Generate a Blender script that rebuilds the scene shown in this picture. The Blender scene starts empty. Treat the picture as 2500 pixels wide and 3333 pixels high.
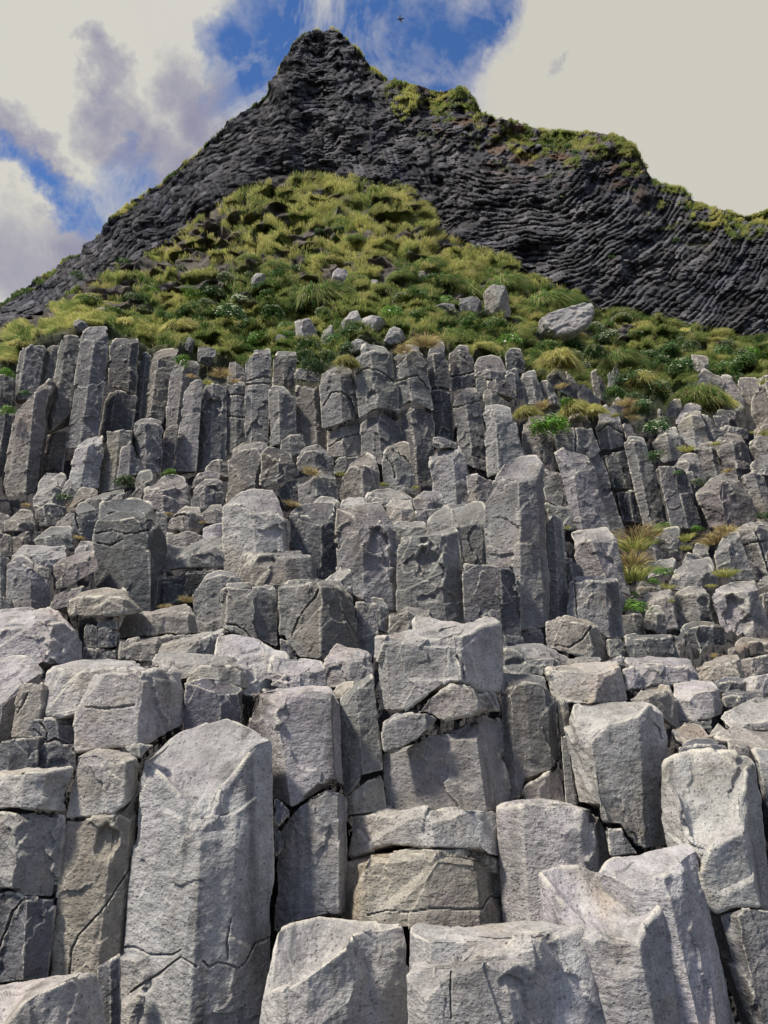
SPECS = """\
A0;4.3;L;895,530,.35 1030,640,.22 1120,720,.15 1210,890,.05 1275,975,0 1350,870,.05 1410,680,.1 1500,600,.15 1640,420,.3 1735,395,.4;1590,320 1440,275 1150,370 960,440;740,2300 1750,2300;broad pale grey column with V-shaped notch in its sloping top;c=790,1725/850,1722/960,1775/1100,1772/1150,1745 c=1290,1810/1330,1850/1380,1820/1440,1830/1510,1860/1560,1820/1620,1700/1740,1650 c=1450,1810/1440,1700/1465,1550 c=830,2010/1000,1900/1150,1790/1250,1850 b=-.07
A0;4.5;L;490,510,.2 600,478,.1 740,545,.02 800,535,0 890,525,.35;830,470 610,465;425,902 600,888 715,868 820,798 880,718;pale knobbly block capping the tan column left of the notched column
A0;4.48;Y;425,915,.15 600,902,.05 720,882,0 830,815,.15 880,735,.3;;310,1950 770,1950;tan column with a dark pitted hollow, left of the notched column;p=680,1040,75,140,.07 c=835,1215/740,1350/640,1500/570,1570/500,1650/455,1740/440,1900
A0;4.4;L;-80,650,.3 150,610,0 300,608,.05 465,575,.35;310,590 180,570 0,600;-80,845 110,842 412,868;pale top segment of the column cut by the left edge of the view
A0;4.38;G;-80,858,.3 100,852,0 412,880,.35;;-80,1342 120,1358 150,1402 340,1410;dark speckled middle segment of the column at the left edge
A0;4.37;D;-80,1355,.3 115,1372,.1 165,1415,0 338,1420,.3;;-80,1960 300,1930;dark bottom segment of the column at the left edge;c=150,1412/80,1500/40,1600/0,1720
A0;3.7;L;0,2230,0 100,2120,0 290,2000,.1 480,1910,.3 640,1868,.6;350,1900 0,1962 -80,1975;0,2420 660,2420;pale smooth sloping slab in the lower left corner
A0;4.2;D;620,1840,.2 700,1800,0 760,1780,.3;;620,2320 765,2320;narrow dark sliver between the corner slab and notched column
A0;4.45;G;790,440,.2 880,425,0 965,440,.3;;800,465 850,515 890,520 965,445;small wedge stone caught between three blocks left of the notched column
B0;4.7;L;520,1375,.2 700,1340,.12 880,1350,0 1000,1300,.2 1160,1325,.45;1110,1273 930,1290 640,1300;480,1858 600,1838 790,1816 965,1800 1000,1770 1170,1690;large pale squared block with undercut lower face, centre left;c=540,1565/700,1572/850,1550
B0;4.95;L;288,1330,.3 340,1300,.1 540,1330,0 940,1300,0;880,1265 690,1255 480,1272;275,1625 510,1600 940,1600;pale rounded block tucked behind the large squared block
B0;4.9;L;320,1610,.1 400,1600,0 505,1565,.1;;360,1640 505,1600;thin pale ledge under the rounded block at centre left
B0;5.0;W;120,1440,.2 150,1412,.05 270,1405,0 300,1420,.2;;65,1760 270,1760;brownish block with a jagged crack, near the left edge;c=170,1480/150,1530/110,1600
A0;4.95;D;65,300,.2 110,280,.1 240,270,0 350,265,0 490,270,.2;;230,580 480,570;dark shattered rubble block under the pale rounded block;c=215,340/300,420/350,400/470,450 c=250,300/300,360/290,470
A0;4.85;D;235,440,.1 300,420,0 470,440,.2;;240,610 480,600;small dark cracked stone wedged above the left edge column
A0;4.75;D;-80,440,.2 60,400,.05 245,382,.2;;-80,650 225,600;dark low block touching the left edge
B0;5.1;L;-80,1570,.05 30,1530,0 125,1430,.2 290,1330,.55;220,1245 100,1235 -80,1265;-80,1800 70,1785 110,1765;pale block with dark shaded side touching the left edge
B0;5.9;L;-80,990,.2 370,985,0,265 440,980,.1,330 545,1045,.4;420,945 240,935 0,950;-80,1500 265,1290 320,1310 520,1270;big pale block with a diagonal ridge touching the left edge
B0;6.2;Y;420,905,.3 480,860,.1 640,840,0 800,850,.1 905,945,.4;790,812 650,808 500,830;425,960 530,995 740,985 900,960;rounded tan cap stone overhanging a dark gap
B0;6.25;D;542,1030,.2 580,1040,0 612,1050,.1;;530,1180 610,1190;narrow dark stone under the tan cap stone, left one
B0;6.25;D;617,1065,.1 690,1050,0 748,1085,.1;;610,1190 735,1180;squarish dark stone under the tan cap stone, right one
B0;6.2;D;530,1182,.1 600,1195,0 735,1183,.1;;520,1270 730,1260;lowest dark stone in the pile under the tan cap
B0;6.3;G;625,1018,0 740,1008,0;;620,1062 745,1068;flat stone directly beneath the tan cap stone
B0;6.5;W;745,1000,.3 830,960,.1 960,975,0 1180,935,.1 1230,980,.3;1190,908 940,952 820,938;765,1130 890,1115 1100,1090 1240,1095;long brownish block with a dipped top, right of the tan cap
B0;6.25;W;735,1135,.3 770,1138,0 1000,1110,0 1090,1095,.3;;735,1265 950,1285 1060,1230;low reddish brown slab below the long dipped block
B0;6.15;L;1020,1180,.2 1200,1130,0 1380,1090,.1 1440,1080,.3;1430,1065 1240,1105 1060,1125;1020,1225 1380,1240;pale layered slab sloping down to the left at centre left
B0;6.4;G;1060,1110,.1 1240,1098,.1;;1060,1140 1240,1125
B0;5.6;L;1355,1240,.1 1450,1250,0 1560,1290,0 1650,1400,.1 1845,1240,.5;1845,1205 1659,1150 1480,1103 1375,1112;1355,1400 1560,1500 1845,1500;smooth pale slab like a slide beneath the ridged block
B0;5.4;G;960,1260,.2 1060,1285,.05 1230,1320,0 1420,1290,.05 1540,1270,.2;1500,1258 1320,1240 1100,1222 985,1220;960,1330 1160,1390 1560,1420;grey layered slab with a rounded left lip
B0;5.2;L;1205,1370,.3 1270,1300,.05 1380,1295,0 1525,1298,.1 1575,1400,.4;;1205,1405 1580,1450
B0;4.95;D;1158,1395,0 1300,1448,0 1400,1475,0 1535,1462,.3;1540,1440 1440,1405 1300,1390;1165,1720 1250,1700 1530,1680;dark faced block with a bright flat top behind the notched column
A1;4.75;L;-75,70,.45 0,90,.35 130,110,0 480,90,.05 545,170,.35;490,68 330,65 200,80 40,40 -40,50;60,800 150,800 225,848 280,835 340,762 410,700 545,680 590,715;tall pale column with a tan left face, right of the notched column
A1;4.7;G;165,965,.2 250,875,.1 340,788,.05 410,728,0 540,715,0 600,765,.3;;145,1620 260,1560 560,1510 600,1500;grey lower half of the cracked column right of the notched column
A1;4.6;D;130,785,.1 180,800,0 230,855,.1;;138,930 160,955 230,880
A1;4.62;D;138,965,.1 170,985,0 190,1050,.1;;140,1150 185,1100
A1;5.0;G;540,190,.3 590,170,.1 650,80,0 760,10,.2;755,-10 690,20 560,130;575,765 605,755 690,635 820,598;grey column with a steep pointed top beside the big ridged block
A1;5.2;Y;495,85,.2 560,110,0 640,50,.2;640,30 560,50;500,150 640,140
A1;4.95;G;600,765,.1 640,722,0 700,672,0 825,632,.3;;600,880 835,860;small grey wedge below the pointed column
B1;4.85;L;755,1100,.35 830,1085,.15 1000,1110,.1 1200,1100,.05 1370,1060,0,1330 1540,1040,.45;1530,1030 1400,1033 1360,1040;800,1600 960,1588 1100,1498 1250,1396 1380,1398 1440,1436 1558,1441;very large pale block with a saddle top at the centre of the view;c=1295,1240/1330,1300/1340,1400
B1;4.83;W;965,1597,.2 1100,1512,.12 1250,1414,.03 1380,1416,0 1440,1452,.1 1560,1457,.4;;965,1598 1120,1600 1165,1636 1215,1652 1390,1625 1445,1575 1585,1588;brownish broken base split from the large saddle-topped block
B1;5.6;L;995,1060,.2 1100,1080,0 1380,1060,.2;1350,1040 1180,1020 1020,975;995,1150 1400,1150;pale pointed wedge peeking over the saddle-topped block
A1;4.78;G;800,250,.2 900,238,.05 1090,228,0 1165,278,.3;1100,218 950,222;830,484 950,450 1050,392 1160,285;grey rounded wedge under the left of the saddle-topped block
A1;4.85;G;830,500,.3 1000,452,.15 1120,372,.08 1200,362,.05 1300,388,.03 1415,400,0,1470 1460,240,.1 1595,270,.4;;835,860 1660,860;wide grey block below the jagged dark crack at centre
A2;5.05;D;-40,80,.2 20,60,.05 110,28,0 230,50,.05 285,90,.3;240,-5 150,-10 0,-15 -50,-25;0,795 95,775 120,660 200,635 270,610 345,540;dark column with a bright top, right of the saddle-topped block
A2;5.0;W;60,800,.2 105,695,.05 200,650,0 345,565,.3;;50,860 375,860
A2;5.15;Y;320,145,.1 360,150,0 395,165,.2;;345,375 385,370
A2;5.05;G;345,385,.1 385,380,0 395,440,.1;;375,820 450,820;narrow grey sliver beside the big sunlit right-hand block
A2;4.7;L;388,175,.5,455 440,320,.2,530 520,322,0,600 700,295,.05 830,255,.1 900,180,.2 1010,215,.5;960,170 870,150 700,158 520,160 400,150;455,810 600,830 620,948 740,962 830,1105 900,1100 1045,1080;big pale block with a tan left face and sunlit top, right of centre;c=935,300/965,330/985,400
A2;4.62;G;640,965,.1 735,970,0 800,1090,.1;;655,1150 825,1130;grey chip at the foot of the big sunlit block
A2;4.25;L;950,625,.55,1040 1050,740,.3,1130 1120,950,.1,1210 1170,1020,0 1280,1060,0 1400,1040,.05 1500,970,.1 1510,800,.3 1530,560,.55 1595,535,.65;1560,490 1400,480 1150,500 1000,535;1040,1200 1130,1300 1330,1500 1440,1460 1590,1470 1700,1500;pale column with a smooth dished slope on top, near the right edge;b=-.12
A2;4.2;G;1340,1507,.2 1440,1472,0 1590,1482,.05 1760,1512,.3;;1590,2330 1900,2330;grey lower half of the column near the right edge
A2;4.7;G;1600,545,.2 1700,530,0 1800,540,.2;1659,470 1560,460;1659,840 1850,840;grey block cut by the right edge above the dished column
A2;4.0;L;570,1245,.5,900 780,1300,.15,1020 1000,1275,0,1250 1090,1215,.1,1330 1215,1105,.45,1450;1170,1055 1000,1090 820,1130 650,1160;900,2330 1450,2330;leaning pale column with a rounded top, second from the lower right
A2;3.85;L;200,1240,.6,320 300,1385,.35 430,1545,.2 530,1610,.1 650,1680,.02 820,1708,0 880,1590,.1 960,1490,.2 1010,1390,.35 1050,1420,.5;1020,1320 960,1300 740,1295 560,1250 440,1205 280,1215;320,2330 1200,2330;pale column with a smooth curling top facet at lower right;b=-.08
A1;3.75;L;990,1610,.3 1100,1650,.05 1500,1650,0 1780,1640,0 1860,1680,0 2060,1620,.2 2130,1590,.4;2110,1560 2030,1530 1900,1558 1600,1570 1300,1582 1015,1565;980,2350 2290,2350;wide tan block with a long flat top at the bottom of the view
A1;3.6;L;975,1895,.2 1090,1860,.05 1370,1825,0 1610,1815,0 1860,1840,.3;;985,2350 2000,2350;pinkish grey lower step in front of the wide tan block;p=1640,1950,70,45,.03 c=1255,1880/1250,2000/1255,2180
A1;3.9;L;80,2045,.25 130,2000,.15 230,1975,.05 350,1900,0 480,1805,.05 620,1700,.1 720,1605,.2 850,1560,.25 1005,1548,.35;860,1546 700,1566 550,1545 400,1537 250,1575 145,1612;60,2350 985,2350;pale block with a scooped tan hollow at its upper left, bottom centre;b=-.22
A1;4.6;L;595,870,.35 640,865,.3 1000,825,.1 1115,815,0 1500,800,.08 1565,835,.3;1540,785 1300,778 1170,778 1000,808 800,848;610,1165 700,1120 850,1080 1000,1090 1110,1105 1300,1110 1430,1110 1610,1138;wide pale block with a tan left face, upper of two stacked slabs
A1;4.55;Y;600,1185,.3 700,1138,.1 850,1108,.05 1100,1118,0 1430,1125,.05 1610,1155,.3;;580,1620 1640,1620;wide tan block with dark stains, lower of two stacked slabs;c=720,1520/850,1490/1000,1500/1150,1480/1450,1485/1500,1400/1630,1430
A2;4.6;L;-35,850,.3 100,830,.05 350,825,0 450,835,.05 600,845,.5;560,832 300,805 60,820;-10,1640 735,1640;rounded pale block with an arched top, right of the stacked slabs;
B2;6.3;G;-30,1200,.2 0,1190,.1 150,1200,0 300,1230,.1 480,1250,.3;400,1205 230,1163 80,1163 -20,1175;-30,1370 200,1360 500,1300;grey block with a shadowed hollow right of the saddle-topped block;p=50,1290,70,40,.1
B2;5.7;L;250,1330,.2 600,1360,0,550 720,1300,.35;700,1275 560,1275 380,1290 260,1318;315,1530 550,1540 765,1530;pale block with a dark corner above the big sunlit block
B2;6.1;G;350,1280,0 600,1265,0;590,1245 400,1258;350,1310 605,1300
B2;6.9;W;242,1015,.2 380,1010,.05 510,1040,0 610,1060,.35;590,1035 500,1018 370,988;245,1180 410,1230 520,1250 640,1280;broad brownish boulder-like block at the foot of the tall pillar;c=310,1170/400,1185/480,1130/540,1050
B2;6.9;G;645,1130,.1 710,1120,0 775,1180,.2;;655,1250 775,1240
B2;6.8;D;735,1130,.2 850,1125,0 990,1120,.05 1045,1105,.3;1030,1100 850,1110 750,1112;785,1270 1105,1275;dark low block with a thin bright top edge
B2;6.4;L;625,1265,.1 730,1230,0 800,1255,.1;;625,1310 800,1310
B2;6.1;L;730,1280,.2 860,1290,.05 1160,1300,0 1205,1370,.3;1160,1263 900,1262 735,1250;740,1340 870,1440 1210,1420;long pale block with a straight flat top on the right
B2;5.9;L;745,1320,.2 800,1305,0 870,1370,.2;;755,1460 885,1450
B2;6.5;Y;1185,1300,.2 1440,1260,0 1490,1250,.4;1470,1228 1380,1235;1220,1420 1440,1400 1530,1390;tan block streaked green, on the right-hand terrace
B2;6.8;W;1485,1265,.2 1560,1250,0 1750,1210,.2;;1530,1400 1750,1400
B2;5.3;L;1045,1480,.3 1150,1480,0 1300,1450,0 1350,1440,.3;1310,1408 1190,1398 1060,1420;1090,1660 1300,1640 1365,1610;pale pillow-shaped block dotted with pits on the right terrace
B2;5.15;W;768,1500,.2 900,1500,0,905 980,1440,.1 1060,1480,.4;1040,1425 970,1420 880,1445;775,1560 910,1560 1105,1720;brownish block with a slanting ridge left of the pillow-shaped block
B2;5.9;D;1300,1410,.1 1380,1400,0 1530,1400,.2;1520,1378 1380,1373;1350,1470 1530,1480
B2;5.8;L;1530,1385,.3 1580,1360,0 1760,1340,.1;;1530,1485 1760,1490
B2;5.6;D;1365,1470,.2 1480,1490,0 1620,1480,.2;1610,1465 1400,1455;1400,1570 1620,1560
A2;5.25;D;1120,290,.1 1315,260,.1;;1120,340 1300,340
A2;5.0;L;1315,240,.3 1390,310,.1 1600,290,0 1760,260,.1;1760,90 1600,130 1450,195;1390,350 1760,350;pale sloping slab at the right edge of the terrace
A2;4.8;W;1300,385,.3 1400,400,.05 1550,450,0 1760,460,.1;1760,255 1600,275 1450,310;1390,440 1760,490;pinkish sloping slab at the right edge, below another slab
A2;5.0;W;1040,345,.3 1070,400,.05 1180,400,0 1285,375,.3;1230,310 1180,297 1070,325;1075,430 1285,420
A2;5.1;W;1280,375,.2 1340,370,0 1400,330,.1;1350,297;1290,395 1400,395
A2;4.8;D;1080,440,.2 1200,430,0 1400,440,.2;1380,392 1200,395;1085,520 1420,500
A2;4.75;W;1395,425,.1 1480,440,0 1540,465,.1;1510,403 1400,408;1420,500 1540,510
B0;6.6;G;-80,850,.1 0,850,0 70,870,.3;;-80,970 80,960
B0;7.0;G;45,650,.3 100,625,.1 200,660,0 325,760,.3;205,650 150,612 95,618;40,960 320,955;grey column with a slanting rounded top near the left edge
B0;7.1;G;-80,575,.1 0,580,0 45,610,.3;;-80,870 45,860
B0;7.3;L;80,600,.2 150,590,0 300,600,0 440,600,.2;430,548 270,535 150,538;60,670 200,680 330,700;pale flat-topped ledge above the slanting left column
B0;7.1;G;205,650,.1 260,665,0 308,680,.1;;210,710 305,750
B0;7.1;W;345,660,.3 400,640,.05 600,590,.1;600,568 480,595 370,635;335,825 430,800 620,695;brownish block with an undercut curved base, left of the dark column
B0;7.0;W;330,840,.1 450,810,0 610,800,.1;;320,950 620,900
B0;7.3;D;605,375,.35 780,370,.05 930,335,0,965 1010,400,.3 1055,540,.45,1000;985,262 860,230 700,250 640,262;610,960 790,990 960,990 1000,980;massive dark column with a pale rough head, centre left;c=610,460/720,440/800,465/940,440 c=620,520/700,535/780,500
B0;7.6;G;990,600,.2 1200,590,0 1430,520,.2;1420,475 1300,520 1150,545 1070,530;995,718 1130,682 1430,675;grey streaked block leaning against the massive dark column
B0;7.55;D;1000,735,.1 1040,725,0 1180,695,0 1430,690,.1;;1005,930 1040,930 1220,850 1430,850;dark block below the streaked block beside the dark column
B0;7.0;G;1225,830,.4 1300,750,.1 1400,715,0 1540,735,.1;1520,718 1400,693 1300,722;1245,1100 1400,1100 1550,1100;grey column with an arched top, left of a squared one
B0;6.7;G;1405,825,.4 1445,800,.05 1600,795,0 1755,815,.15;1740,795 1600,783 1440,780;1410,1060 1440,1060 1600,1140 1770,1190;squared grey column with a bright left edge, left of the ridged block;c=1445,1040/1500,1045/1560,1080/1600,1130
B1;7.5;L;-185,285,.4 -110,270,.2 0,320,0 170,310,.15 200,300,.4;170,245 120,190 0,182 -90,200;-185,760 0,780 240,780;pale grey pillar with a rough sunlit head at left of centre
B1;7.2;G;-65,590,.3 0,590,.1 200,600,0 350,600,.1 385,640,.35;370,585 200,578 60,567 -50,567;-60,790 160,800 380,760;low grey block with scooped hollows in front of the pale pillar;p=80,640,100,35,.08
B1;7.9;D;225,325,.25 340,335,.1 425,412,0 525,300,.25;520,262 400,265 290,280;240,640 390,760 540,740;dark column with a triangular lit top beside the pale pillar
B1;7.5;G;535,300,.35 630,340,.15 690,430,0 860,400,.2 905,440,.4;880,385 800,258 720,270 600,300;540,700 640,860 740,910 920,970;grey column with a deep dark socket in its face;p=790,510,80,85,.22
B1;7.3;G;908,485,.2 960,490,.1 1180,470,0 1290,440,.25,1345;1285,432 1100,470 930,480;920,960 1100,980 1200,1060 1345,1060;wide grey column with face-like hollows, middle of the view;p=1100,650,75,120,.05 p=1110,870,80,40,.02
B1;7.1;D;1332,640,.25 1565,668,0,1590 1665,645,.2,1710;;1350,1060 1560,1190 1705,1190;plain squared column between the hollowed column and the tall pillar
B2;7.4;G;-130,260,.5,-115 -100,110,.4,-110 70,105,0,85 175,75,.15,225 220,10,.4,262;200,-36 100,-30 -10,20 -70,50;-110,1080 85,1080 225,1060 262,1050;tallest free-standing pillar with a dark right face
B2;7.35;G;90,1047,.1 150,1035,0 220,1060,.1;;95,1190 240,1190
B2;7.9;G;245,400,.2,262 300,330,0,330 345,380,.3,400;;262,1030 400,1020;slender fluted column hugging the tallest pillar
B1;8.6;L;830,270,.2 930,290,0 1020,300,.2;1000,252 880,250;860,420 1030,420
B1;8.2;G;880,400,.1 980,420,0 1105,415,.1;1080,395 920,385;905,510 1110,500
B1;8.5;D;1025,310,.1 1190,302,.1;;1030,420 1190,420
B1;8.0;G;1095,400,.3 1130,370,.15 1280,410,0 1450,390,.1 1480,330,.3;1460,265 1330,262 1220,300 1140,345;1100,480 1300,480 1320,670 1480,660;grey column with a crumbling layered top, left of the tallest pillar
B1;8.7;G;1010,220,.2 1100,250,0 1215,240,.2;1180,195 1090,188;1020,310 1190,305
B1;8.9;G;710,220,.2 850,230,0 1000,240,.2;960,210 850,172 740,190;720,290 1010,310
B1;8.4;L;545,270,.2 640,280,0 730,262,.2;700,240 600,234;545,340 730,340
B1;8.5;G;345,272,.2 450,275,0 545,265,.2;520,230 420,228;345,340 545,340
B1;7.0;L;450,750,.3 560,740,0 620,690,.2;610,678 560,672;460,800 635,840
B1;6.4;G;152,800,.4 300,790,.2 425,765,0,425 560,790,.15 650,830,.4,672;560,775 400,737 250,765;160,1105 200,1105 290,1250 400,1265 520,1200 672,1230;ridged gabled block with a dark slanting gash;c=390,870/320,950/280,1010/250,1090/240,1120 c=410,820/390,870
B1;6.6;D;170,1130,.1 230,1140,0 260,1190,.1;;175,1220 275,1270
B1;6.9;G;652,895,.1 700,890,0 780,945,.1;;665,1220 800,1100
B1;7.1;G;690,890,.2 800,910,0 850,930,.2;820,880 760,865;700,1020 860,1100
B1;6.8;G;662,1125,0 790,1085,0;;670,1240 770,1240
B1;7.0;G;860,950,.2 980,945,0 1190,1000,.2;1100,928 980,928;865,1110 1000,1110 1200,1080
B1;5.5;L;75,1300,.3 180,1340,.05 300,1350,0 460,1310,.3;440,1275 300,1252 120,1250;130,1440 250,1460 468,1450;oval pale stone with a dark broken face above the tall tan column
B1;5.9;L;452,1250,.2 600,1260,0 765,1230,.2;740,1210 600,1180 520,1158;475,1450 765,1420;smooth pale slab left of the saddle-topped block
C0;13;D;-80,640,.2 40,650,0 95,660,.2;;-150,1200 0,1150
C0;13.4;D;-60,600,.2 0,600,0 95,620,.3;;-80,660 90,660
C0;13.6;D;-60,420,.1 30,425,0 80,440,.1;;-60,610 70,620
C0;14;G;135,240,.3 170,230,0 285,235,.3;;78,590 225,580
C0;14.3;G;300,260,.2 340,235,0 375,240,.2;;235,520 330,460
C0;12.6;W;100,640,.4,0 140,600,.2,30 220,530,0,150 325,440,.3,215;;0,1270 215,1220;long leaning column at the far left of the upper cliff
C0;13.1;G;388,190,.3,290 430,165,.05 525,190,.25,440;;290,805 340,775 440,680;leaning column with a slanted broken foot, upper left cliff
C0;13.2;G;280,815,.2 340,790,0 425,785,.2;;215,1150 390,1100
C0;12.9;G;525,150,.35,425 600,215,0,505 692,150,.3,622;680,125 560,125;425,900 505,890 622,850;tallest sunlit column of the upper left cliff
C0;13.8;D;700,215,.2 830,225,0 880,215,.2;870,200 730,198;690,518 740,506 860,552;dark upper segment right of the tallest upper left column
C0;13.7;D;685,528,.2 740,518,0 865,563,.2;;630,850 830,800
C0;14;D;895,295,.2 930,280,0 960,300,.2;;850,740 915,720
C0;13.9;W;950,330,.3,905 1010,300,0 1130,290,.2,1030;1140,262 1040,265 960,290;905,740 1030,740
C0;13.5;G;1088,375,.3,1035 1170,345,0 1262,365,.3,1150;1240,335 1150,335;1035,1010 1120,1020
C0;13;L;1180,500,.3,1100 1240,460,.1,1180 1285,455,.2,1245;;1100,1040 1245,1045;pale left-lit column with a tapering top, upper cliff
C0;13.2;G;1270,520,.3,1250 1350,480,0 1435,495,.2,1435;;1250,1050 1435,1000;grey column with an arched dark hollow, upper cliff;p=1350,625,60,60,.15
C0;13.3;G;1438,490,.2 1500,485,0 1556,490,.2;1550,478 1445,475;1435,940 1555,900;;c=1440,560/1500,550/1555,560 c=1440,690/1555,700
C0;13.7;W;1460,345,.2 1500,340,0 1550,380,.1;;1445,490 1555,490
C1;13.1;G;-50,350,.3 -10,290,.1 110,285,.2;105,265 10,270;-50,880 95,880;;c=-40,470/0,455/60,440/125,450 c=-40,490/60,480/120,490
C1;13.7;G;130,300,.1 200,295,0 275,305,.2;270,285 150,285;125,520 260,520
C1;12.9;G;98,520,.3 160,525,0 265,575,.3;190,505 120,498;105,890 270,830
C1;12.2;G;178,840,.2 230,810,0 322,790,.2;;175,910 250,950 328,910
C1;13.3;D;258,410,.2 330,430,0 412,420,.2;405,405 290,385;258,448 330,462 412,480
C1;13.2;W;268,490,.2 380,510,0,400 415,500,.3,470;;275,800 340,880 470,910;
C1;12.8;G;418,410,.3,440 550,420,0,560 632,400,.3,668;610,372 500,375;455,768 560,736 665,686;bulging grey column with a curved crack, upper cliff;c=445,620/500,540/560,535/620,590/640,650
C1;12.9;W;468,780,.2 560,750,0 680,700,.2;;480,950 680,950;;c=480,885/560,830/680,800
C1;12.6;G;635,320,.35,675 740,270,0,780 870,300,.3,925;840,260 760,233 690,245;680,705 760,648 850,636 925,676;round-topped column with a dark nose-shaped hollow, upper cliff;p=755,555,45,50,.15 c=650,430/720,385/800,400/895,470
C1;12.7;G;685,718,.3 780,672,0,820 925,702,.3,945;;690,960 830,1010 960,910
C1;12.7;G;880,300,.3,930 960,265,.05 1085,280,.3,1135;1060,237 970,237;930,638 990,595 1060,615 1135,655;round-topped column under a grass toupee, upper cliff;c=910,470/1040,430/1115,520
C1;12.75;G;930,655,.3,1000 1000,614,0 1140,672,.3;;1000,1220 1160,1200
C1;13.2;D;1095,310,.2 1140,290,0 1225,300,.3;1210,220 1180,205 1120,260;1115,508 1180,498 1255,520
C1;13.1;D;1125,528,.2 1190,518,0 1250,545,.2;;1150,820 1180,820 1275,880;;p=1215,795,30,30,.08
C1;13.6;D;1240,285,.2 1310,265,0 1390,285,.2;1370,250 1310,240;1255,535 1410,530;;c=1250,440/1330,430/1400,410
C1;12.8;G;1262,560,.3,1320 1340,545,0,1400 1425,530,.25,1505;1410,512 1300,515;1320,980 1400,1020 1505,1050;;c=1265,640/1340,620/1440,590
C1;12.9;D;1345,985,.1 1500,1030,.1;;1345,1080 1510,1100
C1;12.2;L;1450,650,.3,1500 1540,700,0,1560 1650,690,.35,1720;1640,635 1540,620 1470,628;1500,1080 1720,980;broad sunlit column behind the tallest pillar
C1;13.5;G;1400,360,.2 1500,375,0 1605,400,.3;1570,320 1500,305 1430,320;1410,440 1600,470
C1;13.3;D;1480,450,.2 1540,445,0 1640,480,.2;;1480,520 1660,580
C1;13.4;G;1415,445,.1 1480,445,.1;;1420,570 1470,570
C1;12.9;G;1460,520,.2 1510,500,0 1605,590,.3;;1465,650 1610,660
C1;11.7;D;1120,840,.2 1200,870,0 1310,870,.2;1280,855 1190,828 1130,822;1125,878 1170,898 1310,883
C1;11.6;L;1122,940,.3,1150 1270,960,0,1290 1335,890,.3,1385;1320,865 1220,880 1140,925;1150,1270 1385,1270;pale column with an overhanging cap, above the layered column
C1;11.3;L;1350,1060,.2 1410,1050,0 1515,1100,.2;;1385,1270 1480,1270
C1;11.9;G;822,910,.2 900,920,0 1000,930,.2;990,860 940,850 850,890;820,1130 1025,1140;;c=850,960/880,990/900,1080 c=870,900/960,950/1000,1000
C1;11.3;G;-150,950,.3 -60,900,.1 60,890,0 125,890,.2;70,850 -60,852 -120,890;-165,1270 40,1200
C1;11.0;D;48,920,.3 150,930,0 285,1000,.3;220,920 160,892 90,885;50,1148 150,1128 280,1068
C1;11.1;D;145,1155,.2 220,1095,0 285,1080,.1;;200,1260 290,1260
C1;11.5;G;270,930,.2 400,900,0 505,960,.3;430,873 330,885;290,1040 515,1070
C1;10.6;G;290,1130,.3 400,1060,0 540,1110,.3;500,1045 430,1035;290,1280 540,1270
C1;10.6;W;545,1120,.35 620,1010,.15 690,1000,0,690 800,1040,.4;780,950 730,930 680,935 620,985;550,1260 700,1280 810,1200;brownish peaked block in the rubble below the upper cliff
C1;11.4;G;512,960,.2 600,945,0 690,945,.1;;515,1060 640,1030
C1;10.6;G;860,1115,.1 1020,1130,.1;;860,1180 1030,1190
C0;12;L;490,870,.3,435 560,880,0,500 665,850,.3,620;650,822 560,830;435,1120 500,1170 620,1150
C0;12.2;G;680,785,.2,625 760,780,0 835,770,.2,800;;625,1180 800,1150
C0;12;G;775,900,.2 830,845,0 905,1000,.3;;740,1090 920,1050
C0;12.3;G;840,735,.3,890 920,730,0,925 1048,745,.3,1015;1030,725 890,702;890,1000 925,1050 1015,1050
C0;12.8;G;1052,750,.1 1130,745,.1;;1020,1040 1095,1040
C0;11.3;L;212,1190,.3 340,1140,0 430,1090,.3;425,1065 370,1050 290,1050 250,1100;215,1260 400,1260;pale boulder-like block at the foot of the far left cliff
C0;11.2;G;385,1150,.1 440,1130,0 500,1150,.1;440,1095;390,1220 480,1210
C0;10.6;W;412,1260,.3 480,1230,0 640,1180,.3;630,1165 520,1140;415,1310 560,1310
C0;10.3;G;540,1230,.1 680,1200,0 805,1190,.1;790,1155 640,1185;545,1330 810,1280
C0;10.9;G;835,1180,.3 920,1100,0 985,1080,.2;960,1035 880,1040;835,1240 930,1260
C0;10.2;W;925,1150,.3 1040,1150,0,1035 1195,1110,.3;1180,1072 1100,1062 1020,1072;930,1260 1040,1310 1200,1300;brownish squat block with a shaded right face below the cliff
C0;10.3;G;1215,1140,.2 1300,1130,0 1425,1130,.2;1420,1100 1300,1088;1220,1290 1415,1290;;p=1360,1155,50,30,.15
C0;10.8;G;1205,1080,.1 1300,1070,0 1400,1075,.1;1390,1050 1320,1040;1210,1150 1400,1130
C0;11.8;W;1308,985,.1 1400,960,0 1455,965,.1;;1315,1080 1450,1080
B0;9.8;W;30,385,.3 140,340,0 260,370,.3;200,310 130,308;30,450 200,440
B0;10;W;-60,310,.1 0,320,0 60,340,.1;;-60,470 60,450
B0;10;G;205,280,.3 270,265,0 405,270,.2;;250,420 400,405
B0;9.6;G;345,335,.2 470,310,0 520,330,.05 610,310,.3;600,280 545,255 470,285;340,440 490,460 600,540;cracked grey block left of the massive dark column;c=480,310/480,370/500,430
B0;9.2;W;75,470,.3 150,450,0 290,430,.2;;80,590 220,560
B0;8.9;G;225,500,.3 290,480,0 400,450,.1 475,450,.2;450,415 320,420;240,560 370,560 470,550
B0;8.6;W;-60,450,.1 0,450,0 65,475,.1;;-60,600 70,610
B0;8.2;L;480,560,.2 540,530,0 605,530,.1;590,515 510,508;480,620 605,620
B0;9.2;G;990,320,.1 1060,320,.1;;1000,580 1060,580
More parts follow.
